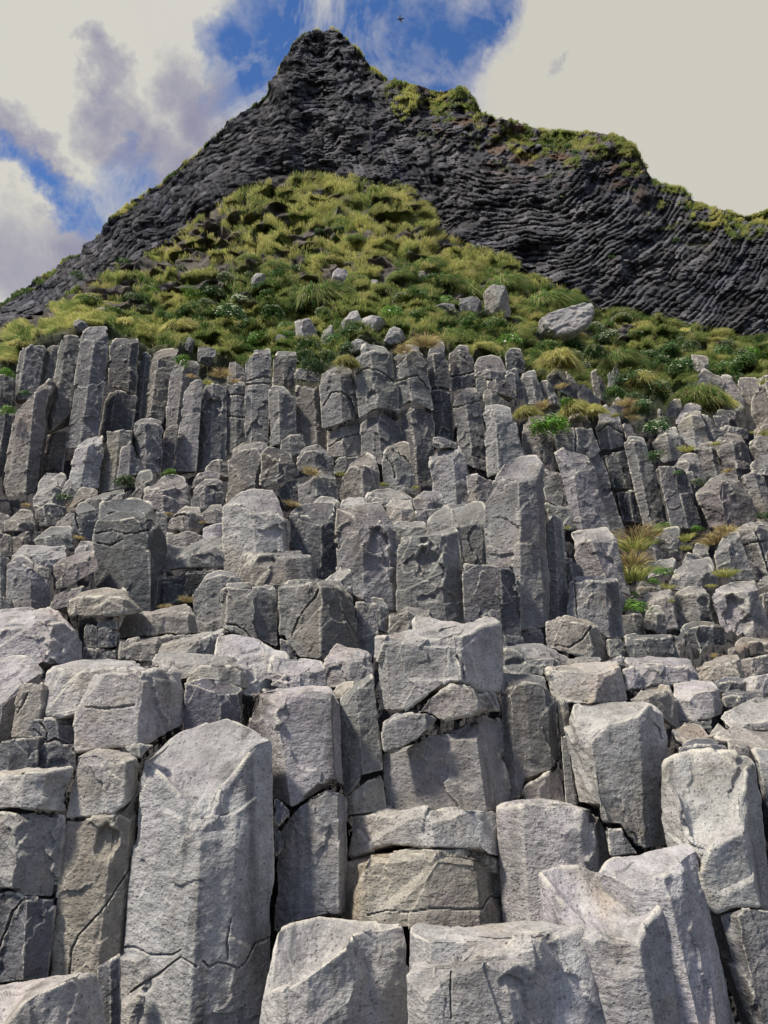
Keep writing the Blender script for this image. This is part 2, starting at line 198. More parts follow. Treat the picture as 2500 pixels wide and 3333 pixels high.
B0;9.0;W;1065,370,.3 1100,340,.1 1200,310,0 1290,350,.3;1270,290 1180,292;1060,438 1290,438;;c=1090,360/1150,340/1220,350
B0;8.9;W;1060,455,.2 1180,443,0 1290,450,.1;;1060,560 1290,550
B0;9.1;W;1285,330,.2 1360,300,0 1420,310,.1;1410,280 1340,280;1290,400 1420,400
B0;8.6;L;1290,430,.3 1360,400,0 1425,385,.1;;1290,500 1425,510
B0;8.3;G;1265,500,.1 1370,490,.1;;1270,545 1370,545
C2;12.6;W;98,770,.2,110 200,765,0 285,760,.2,300;;110,980 220,1060 310,1050;brownish block beneath the bright green plant cushion
C2;12.4;G;295,775,.2,480 425,755,0,600 545,760,.3,760;;480,1500 760,1500;long leaning column with a square black hole, right cliff;p=628,1180,32,32,.3 c=430,765/440,820/435,910
C2;11.2;L;310,920,.3,440 420,1060,0,480 535,970,.3,650;510,945 360,897;440,1420 480,1440 650,1420;pale leaning column with a slanted triangular top, right cliff
C2;11.4;G;215,1040,.2,250 350,1060,0,375 375,1080,.3,410;340,1045 240,1030;250,1225 340,1275 410,1235
B2;11.2;G;240,250,.2 330,305,0 410,275,.2;;280,380 380,440 440,440
B2;10.2;L;270,350,.1 330,345,0 350,360,.1;;330,620 380,620
C2;13.2;G;560,750,.3,600 630,710,0 720,720,.3,745;700,640 620,620 580,660;605,905 660,905 745,880;grey column capped by a small boulder, right cliff;c=580,790/640,740/730,800
C2;13;D;610,925,.2,690 690,925,0,760 755,905,.2,840;;690,1152 760,1150 840,1160
C2;12.8;D;695,1165,.2,745 770,1163,0 840,1172,.2,860;;745,1360 860,1370
C2;12.7;G;740,850,.2,870 800,830,0,920 890,870,.3,1010;860,825 780,820;870,1390 1010,1400;tall ribbed column leaning left, right cliff
C2;14;G;735,735,.1 790,740,.1;;760,830 830,840
C2;13.6;L;918,830,.3,960 1010,800,0 1100,800,.3,1130;1075,758 980,790;920,930 1000,990 1130,960
C2;13.9;L;1080,730,.3 1170,680,0,1200 1240,690,.3,1290;1230,655 1170,658;1110,860 1200,900 1290,880
C2;14.2;G;1240,680,.1 1290,690,0 1370,780,.2;;1290,870 1380,840
C2;12.8;L;1050,985,.3,1100 1150,960,0,1180 1225,990,.3,1260;1200,920 1120,940;1100,1180 1260,1110
C2;13.2;G;1190,900,.3,1260 1290,880,0,1330 1350,920,.3,1395;1310,850 1230,870;1250,1110 1330,1100 1395,1040
C2;13;W;1320,840,.3,1380 1430,840,0,1470 1520,860,.3,1565;1490,806 1400,805;1380,1060 1500,1080 1565,990
C2;11.8;W;1205,1180,.4,1290 1335,1110,0,1400 1490,1085,.35,1600;1470,1060 1380,1050 1280,1100;1290,1400 1400,1420 1600,1400;large brownish leaning column pair on the right slope
C2;12.4;G;1500,1060,.2,1600 1560,1040,0 1620,1050,.2,1720;;1600,1350 1720,1350
C2;13.2;W;1535,850,.3 1600,900,0 1760,860,.1;1760,790 1620,815;1570,970 1760,950
C2;12.5;G;1530,1000,.3 1620,990,0 1760,960,.1;1700,905 1600,925;1560,1060 1760,1080
C2;14;W;1540,640,.4 1600,720,.1 1700,760,0;1720,505 1600,525 1555,570;1570,840 1760,840;big tan rounded boulder at the right edge
C2;14.5;D;1310,690,.2 1400,690,0 1470,690,.2;1440,655 1340,655;1340,770 1460,770
C2;14.3;G;1330,750,.2 1430,740,0 1530,780,.2;;1380,840 1530,840
C2;15.5;W;1190,460,.3 1280,520,0 1395,545,.2;1370,450 1250,392;1220,620 1395,620
C2;15.7;W;1390,540,.2 1450,560,0 1500,560,.1;1420,430 1350,428;1400,640 1510,640
C2;16;W;1450,480,.2 1530,560,0 1600,530,.1;1590,450 1480,448;1520,620 1600,620
C2;16.4;W;1605,430,.1 1760,430,.1;;1605,520 1760,520
C2;15;W;1340,640,.2 1420,660,0 1500,640,.2;1480,600 1390,570;1340,720 1500,720
C2;15;G;1015,640,.2 1070,630,0 1110,630,.2;1100,585 1050,590;1015,700 1110,700
C2;14.6;L;1060,670,.2 1150,650,0 1235,655,.2;1220,625 1150,610;1070,740 1240,740
C2;13.6;D;-10,395,.2 50,420,0 100,480,.3;60,390;-10,580 110,590
C2;13.7;G;85,440,.2 150,430,0 200,470,.3;180,395 110,415;120,620 240,620
C2;13.9;G;200,470,.2 250,450,0 310,520,.2;;240,620 330,620
C2;15;D;-10,280,.1 60,290,0 110,340,.2;85,258 20,262;0,420 110,420
C2;14.8;D;250,440,.3 330,400,0 400,520,.3;345,355;270,500 420,580
C2;15;G;370,400,.1 430,450,0 470,520,.2;;400,580 480,580
C2;14.8;G;450,490,.1 500,480,0 580,580,.2;;460,600 600,640
C2;13.3;G;380,690,.3 470,660,0 540,720,.3;480,630;380,780 550,780
C2;13.2;W;105,740,.3 170,700,0 250,730,.2;220,660 160,650;110,800 240,800
C2;16.4;G;640,420,.1 680,390,0 720,420,.2;700,368;640,510 710,510
C2;14.5;G;650,630,.1 700,610,0 750,640,.2;710,568;660,710 740,710
C2;15.5;G;535,400,.1 575,390,0 620,480,.2;;560,580 640,600
C2;14.5;G;965,640,.1 1000,690,0 1060,760,.2;;970,800 1060,800
C2;17;W;1150,320,.2 1250,360,0 1290,345,.2;1270,310 1170,300;1200,410 1280,405
B2;12.2;D;960,30,.3,1050 1060,30,0,1150 1140,60,.3,1230;;1050,430 1150,430 1230,420
B2;12.4;D;1140,70,.2,1200 1180,60,0,1240 1215,100,.3,1280;;1180,430 1280,430
B2;10.2;G;930,480,.3 1010,480,0 1115,500,.3;1090,420 1000,435;985,560 1115,560
B2;10;G;825,560,.3 930,500,.05 985,590,.3;940,480 870,510;870,680 990,660
B2;10.1;D;975,570,.1 1050,560,0 1120,565,.1;;990,650 1110,630
B2;9.7;L;885,700,.2 960,690,0 1085,650,.1;1060,615 960,640;890,750 1080,710
B2;9.8;G;1085,660,.2 1160,630,0 1250,620,.1;1230,600 1150,580;1090,710 1250,670
B2;10.1;G;1150,575,.2 1230,590,0 1305,570,.2;1280,545 1210,518;1160,640 1300,640
B2;9.3;L;1028,700,.3 1120,690,.05 1230,720,0 1315,680,.3;1290,618 1180,640 1060,668;1040,820 1180,840 1320,790;pale brown angular boulder among grass tufts, right slope
B2;9.9;G;1310,570,.3,1340 1400,540,0,1440 1475,480,.3,1575;1465,452 1410,452;1340,700 1440,760 1575,770;ribbed leaning block right of the angular boulder
B2;10.2;L;1430,430,.3,1590 1560,410,0,1680 1720,420,.3,1800;1700,375 1580,362;1590,760 1800,740;pale cracked column leaning left at the right edge;c=1500,540/1560,520/1640,510 c=1580,430/1620,560/1660,700
B2;9.2;G;785,800,.2 880,790,0 1000,810,.2;970,775 850,770;790,870 1000,870
B2;8.7;L;800,880,.3 900,880,0,930 1030,860,.1,1080;1040,820 900,835;860,980 1010,1080 1080,1070
B2;8.3;G;860,970,.3 940,960,0 1000,970,.3;970,920 920,920;880,1070 1010,1100
B2;8.5;G;710,965,.2 800,970,0 850,970,.3,885;830,948 730,950;730,1130 885,1130
B2;8.9;G;1040,860,.3,1075 1210,830,0,1230 1290,840,.3,1345;1260,795 1150,800;1075,1080 1230,1060 1345,1070;;p=1250,895,40,25,.08
B2;8.7;L;1300,850,.3,1370 1520,820,0,1560 1600,800,.3,1680;1570,758 1440,770 1330,810;1370,1070 1470,1150 1680,1130;pale block with a large dark slate-coloured recess, right slope;p=1460,985,85,110,.16
B2;7.9;D;1022,1080,.3,1100 1190,1040,.05,1250 1370,1055,.3,1400;1300,1030 1190,1022;1100,1290 1250,1300 1400,1250;dark angular block at the foot of the right slope
B2;7.7;Y;1410,1180,.2 1520,1150,0 1760,1140,.2;1740,1115 1500,1125;1415,1250 1760,1230
B2;9.3;G;1590,770,.1 1660,760,0 1780,740,.1;1760,715 1620,735;1620,870 1780,870
B2;9.2;D;1620,840,.1 1760,830,.1;;1650,1020 1800,1020
B2;7.6;G;362,750,.2,400 455,745,.05,490 625,765,0,650 705,755,.3,725;680,745 450,738;400,1020 490,1040 650,1130 725,1130;broad dark-streaked column right of the fluted one;c=430,760/440,900/450,1000
B2;8.4;L;410,540,.4,500 530,500,.05,650 700,490,.3,785;640,420 540,430 400,450;500,770 650,800 785,860;big rounded pale column with a hollow shoulder, right of the tallest pillar;p=450,485,70,30,.12
B2;8.2;L;640,790,.2 700,780,0 750,860,.2;;690,970 770,950
B2;8.1;D;335,600,.2 400,610,0 480,670,.2;;370,765 490,760
"""
import bpy, math, random
import numpy as np
rng = np.random.default_rng(7)
random.seed(7)
C = bpy.context.scene.collection
SC = bpy.context.scene

# ------------------------------------------------------------------ camera
PITCH = math.radians(15.0)
CAMZ = 1.7
FPX = 1606.6            # focal length in units of a 1659 x 2212 frame
CX, CY = 829.5, 1106.0
cam_d = bpy.data.cameras.new('camera')
cam_d.sensor_fit = 'AUTO'; cam_d.sensor_width = 36.0
cam_d.lens = FPX / 2212.0 * 36.0
cam_d.clip_end = 20000; cam_d.clip_start = 0.05
cam = bpy.data.objects.new('camera', cam_d)
cam.location = (0, 0, CAMZ); cam.rotation_euler = (math.radians(90) + PITCH, 0, 0)
C.objects.link(cam); SC.camera = cam
cp, sp = math.cos(PITCH), math.sin(PITCH)

def at(x, y, Y):
    """point at distance Y ahead seen at (x, y) of the 1659 x 2212 frame"""
    x = np.asarray(x, float); y = np.asarray(y, float); Y = np.asarray(Y, float)
    a = (x - CX) / FPX; b = (CY - y) / FPX
    dy = cp - b * sp; dz = sp + b * cp
    k = Y / dy
    return np.stack([a * k, Y + 0 * k, CAMZ + dz * k], -1)

def proj(P):
    z = P[..., 2] - CAMZ
    f = P[..., 1] * cp + z * sp
    u = -P[..., 1] * sp + z * cp
    return CX + FPX * P[..., 0] / f, CY - FPX * u / f

# ------------------------------------------------------------------ noise
_perm = rng.permutation(4096).astype(np.int64)
_grad = rng.normal(size=(4096, 3)); _grad /= np.linalg.norm(_grad, axis=1)[:, None]
def _h(i, j, k):
    return _perm[(_perm[(_perm[i & 4095] + j) & 4095] + k) & 4095]
def perlin(P):
    P = np.asarray(P, float); sh = P.shape[:-1]; P = P.reshape(-1, 3)
    I = np.floor(P).astype(np.int64); F = P - I
    U = F * F * F * (F * (F * 6 - 15) + 10)
    out = 0
    for dx in (0, 1):
        wx = U[:, 0] if dx else 1 - U[:, 0]
        for dy in (0, 1):
            wy = U[:, 1] if dy else 1 - U[:, 1]
            for dz in (0, 1):
                wz = U[:, 2] if dz else 1 - U[:, 2]
                g = _grad[_h(I[:, 0] + dx, I[:, 1] + dy, I[:, 2] + dz)]
                out = out + wx * wy * wz * (g[:, 0] * (F[:, 0] - dx) + g[:, 1] * (F[:, 1] - dy) + g[:, 2] * (F[:, 2] - dz))
    return (out * 1.6).reshape(sh)
def fbm(P, octs=4, gain=.5, lac=2.03):
    s = 0; a = 1; P = np.asarray(P, float)
    for o in range(octs):
        s = s + a * perlin(P + 17.3 * o); P = P * lac; a *= gain
    return s
def hash1(*k):
    v = np.zeros_like(np.asarray(k[0], float))
    for n, q in enumerate(k): v = v + np.asarray(q, float) * (12.9898 + 65.233 * n)
    s = np.sin(v) * 43758.5453
    return s - np.floor(s)
def sstep(a, b, x):
    t = np.clip((x - a) / (b - a), 0, 1); return t * t * (3 - 2 * t)

# ------------------------------------------------------------------ mesh helpers
def make_mesh(name, V, quads=None, tris=None, ngons=(), smooth=True):
    me = bpy.data.meshes.new(name)
    V = np.asarray(V, np.float32).reshape(-1, 3)
    loops = []; starts = []; tot = []; c = 0
    if quads is not None and len(quads):
        q = np.asarray(quads, np.int32).reshape(-1, 4); loops.append(q.ravel())
        starts.append(c + 4 * np.arange(len(q))); tot.append(np.full(len(q), 4)); c += 4 * len(q)
    if tris is not None and len(tris):
        q = np.asarray(tris, np.int32).reshape(-1, 3); loops.append(q.ravel())
        starts.append(c + 3 * np.arange(len(q))); tot.append(np.full(len(q), 3)); c += 3 * len(q)
    for g in ngons:
        loops.append(np.asarray(g, np.int32)); starts.append(np.array([c])); tot.append(np.array([len(g)])); c += len(g)
    L = np.concatenate(loops).astype(np.int32); S = np.concatenate(starts).astype(np.int32); T = np.concatenate(tot).astype(np.int32)
    me.vertices.add(len(V)); me.vertices.foreach_set('co', V.ravel())
    me.loops.add(len(L)); me.loops.foreach_set('vertex_index', L)
    me.polygons.add(len(S)); me.polygons.foreach_set('loop_start', S); me.polygons.foreach_set('loop_total', T)
    me.update(calc_edges=True)
    me.polygons.foreach_set('use_smooth', np.full(len(S), smooth, bool))
    me.validate()
    return me
def set_color(me, col, name='tint'):
    a = me.color_attributes.new(name, 'FLOAT_COLOR', 'POINT')
    c = np.ones((len(me.vertices), 4), np.float32); c[:, :3] = col
    a.data.foreach_set('color', c.ravel())
def link(name, me, mat=None, parent=None, loc=None):
    o = bpy.data.objects.new(name, me); C.objects.link(o)
    if me is not None and mat is not None and not me.materials: me.materials.append(mat)
    if parent is not None: o.parent = parent
    if loc is not None: o.location = loc
    return o
def tag(o, label=None, cat=None, group=None, kind=None):
    if label: o['label'] = label
    if cat: o['category'] = cat
    if group: o['group'] = group
    if kind: o['kind'] = kind
    return o
def ordinal(n):
    s = 'th' if 10 <= n % 100 <= 20 else {1: 'st', 2: 'nd', 3: 'rd'}.get(n % 10, 'th')
    return f'{n}{s}'

# ------------------------------------------------------------------ materials
def new_mat(name):
    m = bpy.data.materials.new(name); m.use_nodes = True
    nt = m.node_tree; nt.nodes.clear()
    out = nt.nodes.new('ShaderNodeOutputMaterial'); b = nt.nodes.new('ShaderNodeBsdfPrincipled')
    nt.links.new(b.outputs[0], out.inputs[0])
    return m, nt, b
def N(nt, t, **kw):
    n = nt.nodes.new(t)
    for k, v in kw.items():
        if k.startswith('i_'): n.inputs[k[2:].replace('_', ' ')].default_value = v
        else: setattr(n, k, v)
    return n
def noise(nt, vec, scale, detail=4, rough=.55, dist=0):
    n = N(nt, 'ShaderNodeTexNoise'); n.inputs['Scale'].default_value = scale
    n.inputs['Detail'].default_value = detail; n.inputs['Roughness'].default_value = rough
    n.inputs['Distortion'].default_value = dist
    nt.links.new(vec, n.inputs['Vector']); return n.outputs['Fac']
def mrange(nt, v, a, b, c, d):
    n = N(nt, 'ShaderNodeMapRange'); nt.links.new(v, n.inputs[0])
    for i, q in enumerate((a, b, c, d)): n.inputs[1 + i].default_value = q
    return n.outputs[0]
def mixc(nt, fac, a, b, mode='MIX'):
    n = N(nt, 'ShaderNodeMix', data_type='RGBA', blend_type=mode)
    for s, v in ((0, fac), (6, a), (7, b)):
        if isinstance(v, (int, float)): n.inputs[s].default_value = v
        elif isinstance(v, tuple): n.inputs[s].default_value = v + (1,) * (4 - len(v))
        else: nt.links.new(v, n.inputs[s])
    return n.outputs[2]
def mathn(nt, op, a, b=0.0, clamp=False):
    n = N(nt, 'ShaderNodeMath', operation=op, use_clamp=clamp)
    for s, v in ((0, a), (1, b)):
        if isinstance(v, (int, float)): n.inputs[s].default_value = v
        else: nt.links.new(v, n.inputs[s])
    return n.outputs[0]
def scale_col(nt, col, fac):
    g = N(nt, 'ShaderNodeCombineColor')
    for i in range(3): nt.links.new(fac, g.inputs[i])
    return mixc(nt, 1.0, col, g.outputs[0], 'MULTIPLY')

def rock_material(name, gs, bump=1.0):
    """weathered basalt; gs scales the grain (1 = close-up rock)"""
    m, nt, b = new_mat(name)
    tc = N(nt, 'ShaderNodeTexCoord'); oi = N(nt, 'ShaderNodeObjectInfo')
    off = N(nt, 'ShaderNodeVectorMath', operation='MULTIPLY_ADD')
    rv = N(nt, 'ShaderNodeCombineXYZ')
    for i in range(3): nt.links.new(oi.outputs['Random'], rv.inputs[i])
    nt.links.new(rv.outputs[0], off.inputs[0]); off.inputs[1].default_value = (31, 57, 83)
    nt.links.new(tc.outputs['Object'], off.inputs[2])
    v = off.outputs[0]
    big = noise(nt, v, 1.7 * gs, 5, .6, .3)
    mid = noise(nt, v, 11 * gs, 8, .68)
    fine = noise(nt, v, 75 * gs, 3, .6)
    col = oi.outputs['Color']
    col = scale_col(nt, col, mrange(nt, big, .3, .7, .66, 1.28))
    col = scale_col(nt, col, mrange(nt, mid, .3, .7, .72, 1.26))
    col = scale_col(nt, col, mrange(nt, fine, .3, .7, .80, 1.18))
    # tan stain and violet tint patches
    w = noise(nt, v, 1.1 * gs, 4, .6, .8)
    col = mixc(nt, mrange(nt, w, .52, .70, 0, .7), col, mixc(nt, 1.0, col, (1.20, 1.05, .84), 'MULTIPLY'))
    w2 = noise(nt, v, 2.3 * gs, 3, .6)
    col = mixc(nt, mrange(nt, w2, .52, .7, 0, .6), col, mixc(nt, 1.0, col, (1.02, .93, 1.02), 'MULTIPLY'))
    # dark rain streaks, stretched down the face
    mp = N(nt, 'ShaderNodeMapping'); mp.inputs['Scale'].default_value = (1, 1, .12); nt.links.new(v, mp.inputs[0])
    st = noise(nt, mp.outputs[0], 5.5 * gs, 4, .55, .2)
    col = scale_col(nt, col, mrange(nt, st, .56, .72, 1.0, .45))
    # dark vesicle pits
    vo = N(nt, 'ShaderNodeTexVoronoi'); vo.inputs['Scale'].default_value = 38 * gs; vo.inputs['Randomness'].default_value = 1
    nt.links.new(v, vo.inputs['Vector'])
    sel = N(nt, 'ShaderNodeSeparateColor'); nt.links.new(vo.outputs['Color'], sel.inputs[0])
    pit = mathn(nt, 'MULTIPLY', mrange(nt, vo.outputs['Distance'], .16, .34, 1, 0), mrange(nt, sel.outputs[0], .55, .62, 0, 1), True)
    col = mixc(nt, mathn(nt, 'MULTIPLY', pit, .42), col, (.06, .055, .065))
    # pale lichen freckles
    vl = N(nt, 'ShaderNodeTexVoronoi'); vl.inputs['Scale'].default_value = 21 * gs; nt.links.new(v, vl.inputs['Vector'])
    sl = N(nt, 'ShaderNodeSeparateColor'); nt.links.new(vl.outputs['Color'], sl.inputs[0])
    lic = mathn(nt, 'MULTIPLY', mrange(nt, vl.outputs['Distance'], .10, .22, 1, 0), mrange(nt, sl.outputs[1], .86, .88, 0, 1), True)
    col = mixc(nt, mathn(nt, 'MULTIPLY', lic, .28), col, (.55, .53, .46))
    ru = noise(nt, v, 3.1 * gs, 5, .65, 1.2)
    col = mixc(nt, mrange(nt, ru, .64, .76, 0, .55), col, (.23, .155, .10))
    # worn pale edges, strengthened with cream rim highlights painted into the colour
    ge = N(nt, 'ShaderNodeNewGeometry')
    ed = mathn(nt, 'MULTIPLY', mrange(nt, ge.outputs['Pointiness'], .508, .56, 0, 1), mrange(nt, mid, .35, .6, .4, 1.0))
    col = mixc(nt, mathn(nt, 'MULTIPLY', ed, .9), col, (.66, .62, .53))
    nt.links.new(col, b.inputs['Base Color'])
    b.inputs['Roughness'].default_value = .9
    b.inputs['Specular IOR Level'].default_value = .25
    h = mathn(nt, 'ADD', mathn(nt, 'MULTIPLY', noise(nt, v, 26 * gs, 6, .65), 1.0), mathn(nt, 'MULTIPLY', fine, .30))
    h = mathn(nt, 'SUBTRACT', h, mathn(nt, 'MULTIPLY', pit, .25))
    # chiselled, slightly horizontal tooling
    mp2 = N(nt, 'ShaderNodeMapping'); mp2.inputs['Scale'].default_value = (1, 1, 2.2); mp2.inputs['Rotation'].default_value = (.3, .4, 0); nt.links.new(v, mp2.inputs[0])
    h = mathn(nt, 'ADD', h, mathn(nt, 'MULTIPLY', noise(nt, mp2.outputs[0], 15 * gs, 4, .6), 1.0))
    bp = N(nt, 'ShaderNodeBump'); bp.inputs['Strength'].default_value = .85; bp.inputs['Distance'].default_value = .022 / gs * bump
    nt.links.new(h, bp.inputs['Height']); nt.links.new(bp.outputs[0], b.inputs['Normal'])
    return m
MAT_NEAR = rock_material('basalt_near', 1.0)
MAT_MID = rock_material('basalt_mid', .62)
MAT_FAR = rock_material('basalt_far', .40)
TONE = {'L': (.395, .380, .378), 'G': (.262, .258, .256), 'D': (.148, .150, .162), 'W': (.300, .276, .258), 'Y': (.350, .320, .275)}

# ------------------------------------------------------------------ columns and blocks
X0 = {'0': 0.0, '1': 547.5, '2': 1095.0}
Y0 = {'A': 1460.0, 'B': 995.4, 'C': 663.6}
TS = .34
def pts(s):
    return [[float(q) for q in p.split(',')] for p in s.split()]
def smooth_ring(R, sig):
    n = R.shape[0]; k = int(max(1, math.ceil(3 * sig))); w = np.exp(-.5 * (np.arange(-k, k + 1) / sig) ** 2); w /= w.sum()
    out = np.zeros_like(R)
    for i, ww in zip(range(-k, k + 1), w): out += ww * np.roll(R, i, axis=0)
    return out
def poly_s(P, n):
    """n samples along polyline P (k, m), endpoint excluded, by length of first two columns"""
    d = np.r_[0, np.cumsum(np.linalg.norm(np.diff(P[:, :2], axis=0), axis=1) + 1e-6)]
    t = np.linspace(0, d[-1], n, endpoint=False)
    return np.stack([np.interp(t, d, P[:, j]) for j in range(P.shape[1])], -1)
def grid_normals(G, wrap=True):
    if wrap: du = np.roll(G, -1, 1) - np.roll(G, 1, 1)
    else: du = np.gradient(G, axis=1)
    dv = np.gradient(G, axis=0)
    n = np.cross(du, dv); n /= (np.linalg.norm(n, axis=-1, keepdims=True) + 1e-9)
    return n

BLOCKS = []
def build_block(line, idx):
    f = line.split(';'); f += [''] * (8 - len(f))
    tile, D, tone = f[0], float(f[1]), f[2]
    opts = f[7] if '=' in f[7] else ''
    label = f[6]
    if '=' in label and not opts: opts, label = label, ''
    ox, oy = X0[tile[1]], Y0[tile[0]]
    tx = lambda x: ox + TS * x
    ty = lambda y: oy + TS * y
    F = pts(f[3]); B = pts(f[4]) if f[4].strip() else []; Q = pts(f[5])
    for i, p in enumerate(F):
        if len(p) < 3: p.append(0.0)
    xl, xr = F[0][0], F[-1][0]
    wpx = (xr - xl) * TS
    w = wpx / FPX * D
    th = min(.78 * w, 1.1)
    br = random.Random(idx * 13 + 5)
    # front polyline in frame px with depth
    fr = np.array([[tx(p[0]), ty(p[1]), D + p[2] * w] for p in F])
    bl, brr = Q[0][0], Q[-1][0]
    kx = [xl] + [p[0] for p in F[1:-1] if len(p) > 3] + [xr]
    kb = [F[0][3] if len(F[0]) > 3 else bl] + [p[3] for p in F[1:-1] if len(p) > 3] + [F[-1][3] if len(F[-1]) > 3 else brr]
    qx = [q[0] for q in Q]; qy = [q[1] for q in Q]
    near = D < 5.5
    pxs = wpx * 768 / 1659
    Nf = int(np.clip(pxs * (1.12 if near else 1.3), 26, 190))
    Nb = max(10, int(Nf * .45))
    S = poly_s(fr, Nf)
    S = np.vstack([S, fr[-1:]])
    xs_t = (S[:, 0] - ox) / TS
    S[:, 0] += (S[:, 0] - S[:, 0].mean()) * (.022 if near else .055)
    bx_t = np.interp(xs_t, kx, kb)
    by_t = np.interp(bx_t, qx, qy)
    bx_t = bx_t + (bx_t - bx_t.mean()) * (.022 if near else .055)
    Pf = at(S[:, 0], S[:, 1], S[:, 2])
    leanback = .05
    Yb = S[:, 2].copy()
    for _ in range(3):
        Qf = at(tx(bx_t), ty(by_t), Yb)
        Yb = S[:, 2] - leanback * np.maximum(0, Pf[:, 2] - Qf[:, 2])
    Qf = at(tx(bx_t), ty(by_t), Yb)
    # back of the top, right to left
    if B:
        n = len(B); bk = []
        for i, p in enumerate(B):
            s = (i + .5) / n
            prof = .55 + .45 * math.sin(math.pi * s)
            bk.append(at(tx(p[0]), ty(p[1]), D + max(th * prof, (F[-1][2] * (1 - s) + F[0][2] * s) * w + .08 * w)))
        bk = np.array(bk)
    else:
        zt = -.03 * w
        L, R = Pf[0], Pf[-1]; dm = D - 0
        l2 = L + np.array([.12 * w, 0, zt]); r2 = R + np.array([-.12 * w, 0, zt])
        l2[1] = D + th; r2[1] = D + th * br.uniform(.85, 1.05)
        # keep the hidden back below the line of sight over the front rim
        bk = np.array([r2, l2])
    bkc = np.vstack([Pf[-1], bk, Pf[0]])
    dd = np.r_[0, np.cumsum(np.linalg.norm(np.diff(bkc, axis=0), axis=1) + 1e-6)]
    t = np.linspace(0, dd[-1], Nb + 2)[1:-1]
    Pb = np.stack([np.interp(t, dd, bkc[:, j]) for j in range(3)], -1)
    fr_ = (t / dd[-1])[:, None]
    offR, offL = Qf[-1] - Pf[-1], Qf[0] - Pf[0]
    Qb = Pb + offR * (1 - fr_) + offL * fr_
    Qb[:, 2] = np.minimum(Qb[:, 2], Pb[:, 2] - .04 * w)
    P = np.vstack([Pf, Pb]); Qr = np.vstack([Qf, Qb])
    NU = len(P)
    far = D > 8.5
    sig = max(.36, NU * (.0042 if near else .0034))
    P = smooth_ring(P, sig); Qr = smooth_ring(Qr, sig)
    hgt = float(np.mean(np.linalg.norm(P - Qr, axis=1)))
    ds = w / max(pxs, 1) * (1.0 if near else .95)
    NV = int(np.clip(hgt / ds, 8, 230))
    # loft with rounded ends
    v = np.linspace(0, 1, NV)
    G = Qr[None] * (1 - v[:, None, None]) + P[None] * v[:, None, None]
    r = min(.024 * w + .002, .05) * br.uniform(.6, 1.4)
    cen = G.mean(1, keepdims=True)
    for side in (0, 1):
        s = (1 - v) * hgt if side else v * hgt
        q = np.clip(1 - s / r, 0, 1); e = r * (1 - np.sqrt(np.clip(1 - q * q, 0, 1)))
        dirc = cen - G; dl = np.linalg.norm(dirc[..., :2], axis=-1, keepdims=True) + 1e-6
        G = G + dirc * (e[:, None, None] / dl) * np.array([1, 1, 0.0])
    rim = G[-1]
    # top surface
    NT = int(np.clip(Nf * .42, 6, 70))
    c0 = rim.mean(0)
    A = np.c_[rim[:, :2] - c0[:2], np.ones(NU)]
    coef, *_ = np.linalg.lstsq(A, rim[:, 2], rcond=None)
    bowl = br.uniform(-.05, .02) * w
    for o_ in opts.split(' '):
        if o_[:2] == 'b=': bowl = float(o_[2:]) * w
    T = []
    for k in np.linspace(0, 1, NT + 1)[1:]:
        kk = min(k, .985)
        R = rim * (1 - kk) + c0 * kk
        pl = (R[:, :2] - c0[:2]) @ coef[:2] + coef[2]
        s = kk ** .55
        z = rim[:, 2] * (1 - kk) + c0[2] * kk
        R = R.copy(); R[:, 2] = z * (1 - s) + pl * s + bowl * math.sin(math.pi * min(kk, .5)) ** 1.2
        T.append(R)
    G = np.concatenate([G, np.array(T)], 0)
    NR = G.shape[0]
    seedv = np.array([idx * 3.71, idx * 1.37, idx * 7.9])
    rough = 1.0 if near else (1.35 if D < 9 else 2.1)
    # planar chips knocked off the rim
    nch = br.randint(4, 8) if D < 9.2 else br.randint(5, 9)
    upv = (P.mean(0) - Qr.mean(0)); upv /= np.linalg.norm(upv)
    for c in range(nch):
        ui = br.randrange(0, Nf)
        p0 = G[NV - 1 - (0 if br.random() < .75 else br.randint(0, NV - 1)), ui]
        out = p0 - c0; out[2] = 0; out /= np.linalg.norm(out) + 1e-6
        tan = np.array([-out[1], out[0], 0])
        nn = out * br.uniform(.5, 1) + upv * br.uniform(.15, 1.1) + tan * br.uniform(-.6, .6)
        nn /= np.linalg.norm(nn)
        dep = br.uniform(.004, .024) * w * (1.0 if D < 9.2 else 1.3)
        Rr = br.uniform(.2, .55 if near else .8) * w
        d = (G - (p0 - nn * dep)) @ nn
        dist = np.linalg.norm(G - p0, axis=-1)
        G = G - nn * (np.clip(d, 0, (.040 if D < 9.2 else .060) * w) * (1 - sstep(.6, 1, dist / Rr)))[..., None]
    nrm = grid_normals(G)
    sc = 1 / max(w, .15)
    n1 = fbm(G * sc * 1.3 + seedv, 3)
    n2 = fbm(G * sc * 4.5 + seedv + 9, 4, .55)
    # spalled planar facets: nearest-anchor cells, each a slightly tilted plane
    K = int(np.clip(hgt / w * 7, 5, 26)) if near else int(np.clip(hgt / w * 12, 10, 40))
    ai = np.array([br.randrange(0, NR) for _ in range(K)]); aj = np.array([br.randrange(0, NU) for _ in range(K)])
    anc = G[ai, aj]
    Wp = G + .10 * w * np.stack([fbm(G * sc * 3.1 + seedv + 60, 3), fbm(G * sc * 3.1 + seedv + 80, 3), fbm(G * sc * 3.1 + seedv + 95, 3)], -1)
    best = np.full((NR, NU), 1e9); fd = np.zeros((NR, NU))
    fr_amp = .009 if D < 9.2 else .013
